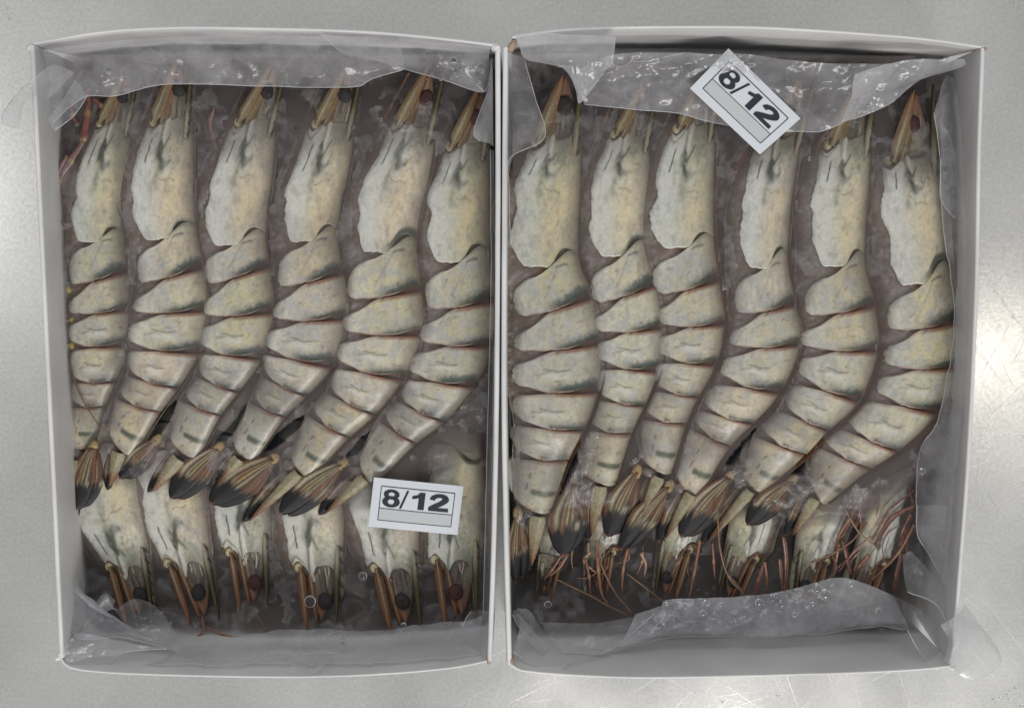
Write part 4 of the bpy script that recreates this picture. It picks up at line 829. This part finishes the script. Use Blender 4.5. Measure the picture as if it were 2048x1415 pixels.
# right carton: foot end
film(lb, [row('m3', 46, (730, 950), (860, 905), (900, 872), (1250, 856)) + row('m4', 45, (200, 845), (400, 800), (500, 772), (620, 764), (820, 842), (870, 900)), row('m3', 50, (700, 1010), (900, 950), (1250, 940)) + row('m4', 50, (300, 900), (600, 880), (880, 930)),
          row('m3', 54, (640, 1110), (900, 1040), (1250, 1040)) + row('m4', 54, (300, 1040), (600, 1000), (905, 980)), row('m3', 50, (600, 1132), (900, 1064), (1250, 1056)) + row('m4', 50, (200, 1056), (500, 1040), (760, 1012), (912, 1022))], 84, 1.0, 28, M_FILM2)
film(lb, [row('m4', 46, (820, 842), (960, 910), (1060, 1000), (1150, 1120)), row('m4', 58, (870, 900), (950, 1000), (1050, 1100), (1120, 1180)), row('m4', 70, (912, 1022), (960, 1110), (1040, 1210), (1110, 1210))], 34, .8, 29)
film(lb, [row('m4', 48, (890, 650), (930, 630), (985, 690)), row('m4', 56, (895, 760), (990, 720), (1070, 790)), row('m4', 66, (910, 830), (1060, 900), (1150, 1080))], 30, 1.0, 30)
film(lb, [row('m3', 54, (112, 925), (150, 912), (205, 930), (255, 1010), (350, 1080), (590, 1128)), row('m3', 60, (150, 980), (190, 1000), (250, 1060), (350, 1130), (590, 1140)), row('m3', 72, (118, 1130), (200, 1190), (320, 1240), (380, 1200))], 44, 1.0, 31)
film(lb, [row('m3', 50, (118, 930), (160, 960), (230, 1040), (300, 1110)), row('m3', 56, (112, 945), (140, 1000), (200, 1080), (270, 1150))], 26, .5, 32, M_FILM2)
film(lb, [row('m3', 42, (250, 985), (500, 990), (720, 960)), row('m3', 50, (300, 1060), (500, 1070), (760, 1010)), row('m3', 54, (360, 1135), (590, 1130), (830, 940))], 34, .8, 33)
film(lb, [row('m4', 84, (1080, 1000), (1120, 1080), (1100, 1180)), row('m4', 90, (1150, 960), (1165, 1080), (1130, 1200)), row('m4', 70, (1190, 920), (1290, 1060), (1170, 1245)), row('m4', 50, (1200, 900), (1370, 1130), (1360, 1215), (1250, 1275), (1140, 1235))], 34, .8, 34, M_FILM2)

# ------------------------------------------------------------------ size labels
def label_card(label, quad_px, z, cut=None):
    """quad_px: TL TR BR BL of the card; print laid out in card coordinates read off the straight label."""
    Q = np.array([U(x, y, z) for x, y in quad_px])
    def at(u, v, dz=0.0):
        p = (Q[0] * (1 - u) + Q[1] * u) * (1 - v) + (Q[3] * (1 - u) + Q[2] * u) * v; return (p[0], p[1], z + dz + .0007 * math.sin(u * 2.6 + .3) * math.sin(v * 2.8))
    c = Q.mean(0); root = empty('size_label', (c[0], c[1], z), label, 'label', 'paper size labels')
    def poly(name, uv, dz, mat):
        V = [at(u, v, dz) for u, v in uv]; n = len(V)
        return mesh_obj(name, V, [tuple(range(n))], mat, root, smooth=False)
    n, m = 24, 16
    P = np.array([[at(i / (n - 1), j / (m - 1), 0.0) for j in range(m)] for i in range(n)]); lo = P.copy(); lo[..., 2] -= .00018
    F = grid_faces(n, m); ring = [i * m for i in range(n)] + [(n - 1) * m + j for j in range(1, m)] + [i * m + m - 1 for i in range(n - 2, -1, -1)] + [j for j in range(m - 2, 0, -1)]
    side = [(ring[i], ring[(i + 1) % len(ring)], ring[(i + 1) % len(ring)] + n * m, ring[i] + n * m) for i in range(len(ring))]
    mesh_obj('card', np.vstack([P.reshape(-1, 3), lo.reshape(-1, 3)]), np.vstack([F, F[:, ::-1] + n * m, np.array(side)]), M_PAPER, root, smooth=False)
    def strip(name, uv, dz, mat, closed=False):          # ribbon given as list of (left, right) pairs
        V, Fs = [], []
        for l, r_ in uv: V += [at(*l, dz), at(*r_, dz)]
        k = len(uv)
        for i in range(k - (0 if closed else 1)): j = (i + 1) % k; Fs.append((2 * i, 2 * i + 1, 2 * j + 1, 2 * j))
        return mesh_obj(name, V, Fs, mat, root, smooth=False)
    def line(u0, v0, u1, v1, t, dz=.00012):
        k = 12; L = []
        hor = abs(u1 - u0) > abs(v1 - v0)
        for i in range(k + 1):
            u, v = u0 + (u1 - u0) * i / k, v0 + (v1 - v0) * i / k
            L.append(((u, v - t * .9), (u, v + t * .9)) if hor else ((u - t * .52, v), (u + t * .52, v)))
        strip('frame_line', L, dz, M_INK)
    u0, u1, v0, v1, vm = .095, .915, .155, .845, .60
    strip('grey_strip', [((u0 + (u1 - u0) * i / 10, vm + .015), (u0 + (u1 - u0) * i / 10, v1 - .012)) for i in range(11)], .00006, M_GREYP)
    t = .0085; line(u0, v0, u1, v0, t * 1.2); line(u0, v1, u1, v1, t * .9); line(u0, v0, u0, v1, t, .00016); line(u1, v0, u1, v1, t, .00016); line(u0, vm, u1, vm, t * .8, .0002)
    # digits, in the cell: x 0..1 over u0..u1, y 0..1 over v0..vm
    def C(x, y): return (u0 + (u1 - u0) * x, v0 + (vm - v0) * y)
    def ringd(cx, cy, rx, ry, ix, iy, dz, dy=0.0):
        L = []
        for i in range(40):
            a = 2 * math.pi * i / 40; L.append((C(cx + rx * math.cos(a), cy + ry * math.sin(a)), C(cx + ix * math.cos(a), cy + dy + iy * math.sin(a))))
        strip('digit', L, dz, M_INK, True)
    ringd(.150, .335, .108, .225, .042, .10, .00022); ringd(.152, .665, .120, .255, .044, .125, .00026)
    poly('digit', [C(.268, .93), C(.352, .10), C(.382, .10), C(.300, .93)], .00022, M_INK)
    poly('digit', [C(.432, .44), C(.432, .31), C(.50, .25), C(.535, .12), C(.605, .12), C(.605, .90), C(.520, .90), C(.520, .375), C(.48, .42)], .00022, M_INK)
    cen = [(.705, .40), (.725, .27), (.79, .19), (.855, .21), (.885, .31), (.875, .41), (.83, .53), (.77, .64), (.715, .74), (.69, .82)]
    cen = crom(np.array(cen), np.linspace(0, 9, 46)); asp = 2.05
    T = np.gradient(cen * np.array([asp, 1]), axis=0); T /= np.linalg.norm(T, axis=1)[:, None]; Nn = np.stack([-T[:, 1] / asp, T[:, 0]], 1)
    hw = np.interp(np.linspace(0, 1, 46), [0, .25, .5, .75, 1], [.075, .085, .095, .095, .075])
    strip('digit', [(C(*(p + n_ * h)), C(*(p - n_ * h))) for p, n_, h in zip(cen, Nn, hw)], .00022, M_INK)
    poly('digit', [C(.665, .74), C(.935, .74), C(.935, .90), C(.665, .90)], .00026, M_INK)
    return root
label_card('white paper size label reading 8/12 lying level across prawn heads and tails', [(748, 954), (927, 972), (915, 1069), (737, 1052)], .0455)
label_card('white paper size label reading 8/12 lying tilted over the liner at the heads', [(1457, 97), (1601, 237), (1520, 309), (1380, 177)], .0585)

# ------------------------------------------------------------------ droplets and frost crumbs
def drops(spots, mat, name, seed, flat=.6):
    V, F, k = [], [], 0; r = random.Random(seed)
    for x, y, z, rad in spots:
        p = U(x, y, z); v, f = ellipsoid((p[0], p[1], z + rad * .2), rad, rad * r.uniform(.8, 1.15), rad * flat, r.uniform(0, 3), 12, 7)
        V.append(v); F += [tuple(i + k for i in q_) for q_ in f]; k += len(v)
    tag(mesh_obj(name, np.vstack(V), F, mat), kind='stuff')
r = random.Random(3); sp = []
def scat(t, x0, y0, x1, y1, z, n, rmax):
    for _ in range(n):
        x, y = K(t, r.uniform(x0, x1), r.uniform(y0, y1)); sp.append((x, y, z, (.25 + (rmax - .25) * r.random() ** 4) * MM))
scat('k2', 980, 320, 1320, 490, .0640, 42, 1.2); scat('m4', 150, 850, 840, 960, .0535, 60, 2.0); scat('m3', 850, 880, 1240, 1020, .0530, 46, 2.0); scat('m1', 520, 950, 720, 1050, .0480, 60, 1.0)
scat('k4', 1235, 920, 1310, 1150, .0580, 16, 1.2); scat('k5', 180, 560, 240, 900, .056, 34, .7)
for t, x, y, z, rad in (('k2', 1152, 345, .0645, 1.7), ('m4', 458, 815, .053, 2.6), ('m4', 500, 845, .053, 2.7), ('m4', 170, 885, .054, 2.0), ('m4', 630, 795, .053, 1.9), ('m3', 1065, 940, .054, 2.0), ('m3', 1080, 890, .054, 1.9), ('m3', 290, 893, .046, 1.9), ('m2', 525, 905, .0385, 3.2),
                        ('m2', 680, 1095, .055, 1.6), ('m2', 775, 785, .038, 2.2), ('m4', 350, 945, .055, 1.6), ('m4', 985, 232, .054, 1.9), ('k4', 480, 900, .0525, 1.0), ('k1', 617, 412, .060, .8), ('m3', 850, 1000, .054, 1.7), ('m2', 968, 1018, .044, 1.3)):
    x, y = K(t, x, y); sp.append((x, y, z, rad * 1.2 * MM))
drops(sp, M_WATER, 'water_droplets', 1)
sp = []
for x0, x1, hh, f in ((110, 960, 1230, ice_a), (1040, 1860, 1200, ice_b)):
    for _ in range(150):
        x, y = r.uniform(x0, x1), r.uniform(180, hh); p = U(x, y, .047); sp.append((x, y, f(p[0], p[1]) - .0001, (.15 + .5 * r.random() ** 5) * MM))
drops(sp, M_WATER, 'ice_crumbs', 2)
sp = [(r.choice([r.uniform(0, 45), r.uniform(1985, 2048), r.uniform(0, 2048)]), r.choice([r.uniform(2, 40), r.uniform(1372, 1412)]), 0.0, (.2 + .7 * r.random() ** 3) * MM) for _ in range(110)]
drops(sp, M_WATER, 'table_droplets', 3, .35)
for o in bpy.data.objects:
    for k in ('_loc', '_flip', 'zc'):
        if k in o: del o[k]
